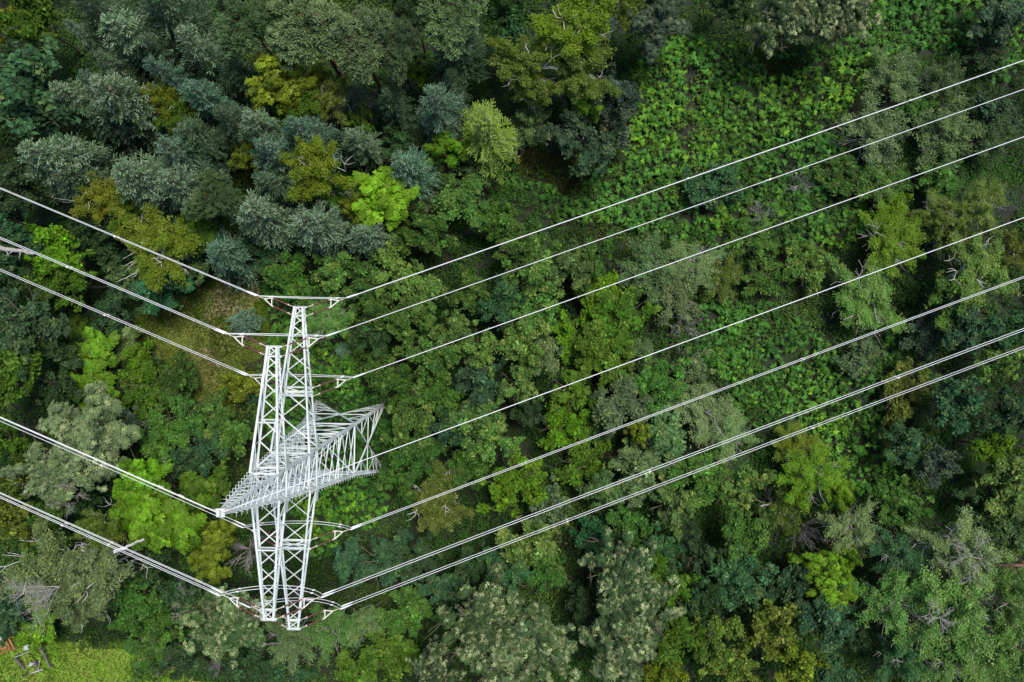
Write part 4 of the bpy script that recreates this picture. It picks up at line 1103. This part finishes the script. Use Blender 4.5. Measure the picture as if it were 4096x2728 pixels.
build_grass('grass', [FIELD], 34000, (.3, .6), (.11, .25, .012), 'long bright grass of the field in the lower left corner', 61)
build_grass('grass', [GRASSY, GRASSY2], 40000, (.35, .8), (.08, .13, .012), 'brownish olive grass tufts in the gaps of the bracken', 71)
# ------------------------------------------------------------------ single things on the ground
def log_thing(name, pts, rad, mat, label, cat, twigs=3):
    P = np.array([gpt(*p) for p in pts]); o0 = P[0].copy(); r = empty(name, tuple(o0), label=label, cat=cat)
    t = np.linspace(0, 1, 12); s = np.linspace(0, 1, len(P)); Q = np.stack([np.interp(t, s, P[:, k]) for k in range(3)], 1) + rng.normal(size=(12, 3))*.04
    mb = MB(); mb.tube(Q-o0, np.linspace(rad, rad*.6, 12), 9); ob('trunk', mb.mesh('trunk', M[mat], smooth=True), r)
    for k in range(twigs):
        q = Q[3+2*k]-o0; d = rs(1)[0]; d[2] = abs(d[2]); b = MB(); b.tube([q, q+d*.5+(.1, 0, 0), q+d*1.1], [rad*.35, rad*.22, rad*.08], 6); ob('branch', b.mesh('branch', M[mat], smooth=True), r)
    return r
log_thing('dead_trunk', [(-30, 985, 12), (60, 1002, 11.4), (135, 1012, 10.6)], .28, 'greybark', 'grey dead trunk reaching in from the left edge above the third cable', 'dead trunk')
log_thing('leaning_birch', [(455, 2208, 18.0), (500, 2190, 17.0), (575, 2158, 14.5)], .2, 'birchbark', 'white leaning birch trunk crossed by the lowest left cables', 'birch trunk', 1)
log_thing('leaning_pine', [(4150, 2258, 13), (4060, 2264, 12.5), (3985, 2262, 11)], .2, 'redbark', 'reddish leaning trunk at the right edge', 'leaning trunk', 3)
log_thing('fallen_log', [(3040, 2025, 6), (3075, 2018, 6)], .1, 'greybark', 'short cut pale log end beside the olive stems', 'log', 0)
for (x, y, z, R, lab) in ((238, 2345, 18.3, 4.6, 'fan of bare white branches at the lower left of the pale birch'), (205, 1945, 12, 2.0, 'tangle of grey dead branches under the pale oak at left'), (265, 1985, 11.5, 1.8, 'brownish dead branch lying under the pale oak at left'), (755, 2425, 7, 2.0, 'dead curved branches beside the lowest left cables'), (3880, 2225, 12.9, 2.6, 'spreading bare limbs in the top of the pale willow'), (3760, 2470, 14.2, 1.5, 'small grey bare limb on the great light willow')):
    mb = MB(); n = 5; o0 = np.array(gpt(x, y, z)); base = rng.uniform(0, 6.28) if x != 238 else -.5
    def grow(p, d, L, r, lv):
        pts = [p]
        for i in range(5): d = d + rng.normal(size=3)*.12; d[2] *= .7; d /= np.linalg.norm(d); pts.append(pts[-1]+d*L/5)
        mb.tube(pts, np.linspace(r, r*.4, 6), 5)
        if lv < 3:
            for j in range(5 if lv else 6): dd = d*.8+rs(1)[0]*.6; grow(pts[1+j % 5], dd/np.linalg.norm(dd), L*.5, max(r*.55, .008), lv+1)
    st = -1 if x == 238 else 1
    for i in range(n): a = base + (i-2)*(.26 if x == 238 else 1.2); grow(np.zeros(3), np.array([np.cos(a)*st, np.sin(a)*st*-1 if x == 238 else np.sin(a), .15]), R*rng.uniform(.7, 1), .028 if x == 238 else .024, 0)
    o = ob('bare_branch', mb.mesh('bare_branch', M['greybark'], smooth=True), loc=tuple(o0)); tag(o, lab, 'branch')

def rock():
    import bmesh
    bm = bmesh.new(); bmesh.ops.create_icosphere(bm, subdivisions=3, radius=1)
    for v in bm.verts:
        c = v.co; s = 1 + .18*math.sin(c.x*3.1+c.y*2)+.12*math.sin(c.y*5+c.z*4); v.co = Vector((c.x*.75*s, c.y*1.4*s, c.z*.6*s))
    me = bpy.data.meshes.new('boulder'); bm.to_mesh(me); bm.free(); me.materials.append(M['wood'])
    o = ob('boulder', me, loc=gpt(858, 2665, .4)); o.rotation_euler = (0, 0, -.2); tag(o, 'dark purplish grey boulder on the bottom edge under the blotchy oak', 'boulder')
rock()

# rusty farm implement at the left edge
mx, my, _ = gpt(8, 2592, 0); rz = math.radians(27)
hr = empty('farm_implement', (mx, my, terrain(np.array(mx), np.array(my))+.0), rz, label='rusty orange farm implement with a slotted frame parked on the left edge', cat='farm machine')
fr = MB()
for y in (-.55, .0, .55): fr.abox(-2.4, 1.5, y-.06, y+.06, .6, .74)
for x in (-2.2, -1.5, -.8, -.1, .6, 1.4): fr.abox(x-.06, x+.06, -.54, .54, .745, .85)
ob('frame', fr.mesh('frame', M['rust']), hr)
for s in (-1, 1):
    w = MB(); an = np.linspace(0, 2*np.pi, 25); 
    w.tube(np.stack([1.55+np.cos(an)*.38, np.full(25, s*.75), .4+np.sin(an)*.38], 1), .06, 6); 
    for a in np.arange(6)*math.pi/3: w.tube([(1.55, s*.75, .4), (1.55+math.cos(a)*.37, s*.75, .4+math.sin(a)*.37)], .025, 5)
    ob('wheel', w.mesh('wheel', M['rust']), hr)
h = MB(); h.abox(1.45, 1.7, -.75, .75, .36, .44); h.abox(1.0, 1.2, .62, 1.05, .75, .95); h.abox(.95, 1.3, -.3, .1, .86, 1.1); ob('axle', h.mesh('axle', M['rust']), hr)
h = MB(); h.tube([(-2.4, 0, .67), (-3.6, 0, .4)], .06, 6); ob('drawbar', h.mesh('drawbar', M['rust']), hr)

# derelict timber enclosure in the field
c0 = np.array(gpt(150, 2630, 0)); g = float(terrain(c0[0:1], c0[1:2])[0])
en = empty('timber_enclosure', (c0[0], c0[1], g), label='derelict square timber frame standing in the field', cat='enclosure')
K = [np.array(gpt(*p, 0))[:2]-c0[:2] for p in ((82, 2614), (185, 2577), (217, 2656), (110, 2690))]
def rail(a, b, z0, z1, w, nm='rail', mat='wood'):
    mb = MB(); a = np.array([*a, z0]); b = np.array([*b, z1]); d = b-a; L = np.linalg.norm(d); d /= L; s = np.cross(d, (0, 0, 1)); s /= np.linalg.norm(s)
    mb.box((a+b)/2, d*L/2, s*w, np.cross(s, d)*w*1.4); return ob(nm, mb.mesh(nm, M[mat]), en)
rail(K[0], K[1], 1.12, 1.12, .045, mat='greybark')
rail(K[0], K[3]*.75+K[0]*.25, 1.1, .2, .11); rail(K[1], K[2], 1.1, .8, .09); rail(K[2]*.3+K[3]*.7, K[2]*.75+K[3]*.25, .9, .9, .06, mat='pale')
rail(K[3]*.55+K[2]*.45+(0, .15), (K[0]+K[1]+K[2]+K[3])/4, .3, .5, .12); rail((K[2]+K[3])/2+(.2, .1), (K[1]+K[2])/2*.5, .9, .7, .03, mat='greybark')
for p in K:
    mb = MB(); mb.abox(p[0]-.07, p[0]+.07, p[1]-.07, p[1]+.07, -.2, 1.05); ob('post', mb.mesh('post', M['wood']), en)
def sheet(px, py, sx, sy, rz, label):
    xs = np.linspace(-1, 1, 12); X_, Y_ = np.meshgrid(xs, xs, indexing='ij'); Z_ = .12+.1*wave(X_, Y_, 3, px)+.08*rng.random(X_.shape)
    mb = MB(); i = np.arange(11)[:, None]*12+np.arange(11)[None]; f = np.stack([i, i+12, i+13, i+1], -1).reshape(-1, 4)
    keep = ((X_**2+Y_**2) < 1.3+.5*wave(X_, Y_, 2, px+1)).ravel()[f].all(1); top = np.stack([X_*sx, Y_*sy, Z_], -1).reshape(-1, 3)
    mb.add(top, f[keep]); mb.add(top-(0, 0, .03), f[keep][:, ::-1])
    p = np.array(gpt(px, py, 0)); o = ob('plastic_sheet', mb.mesh('plastic_sheet', M['pale'], smooth=True), loc=(p[0], p[1], float(terrain(p[0:1], p[1:2])[0])+.25)); o.rotation_euler = (0, 0, rz); tag(o, label, 'sheet')
sheet(122, 2583, .75, .36, .3, 'crumpled pale sheet lying above the timber enclosure')
sheet(132, 2652, .42, .2, .5, 'small pale sheet scrap lying inside the timber enclosure')
sheet(3, 2535, .5, .7, .2, 'pale bluish sheet at the left edge above the rusty implement')
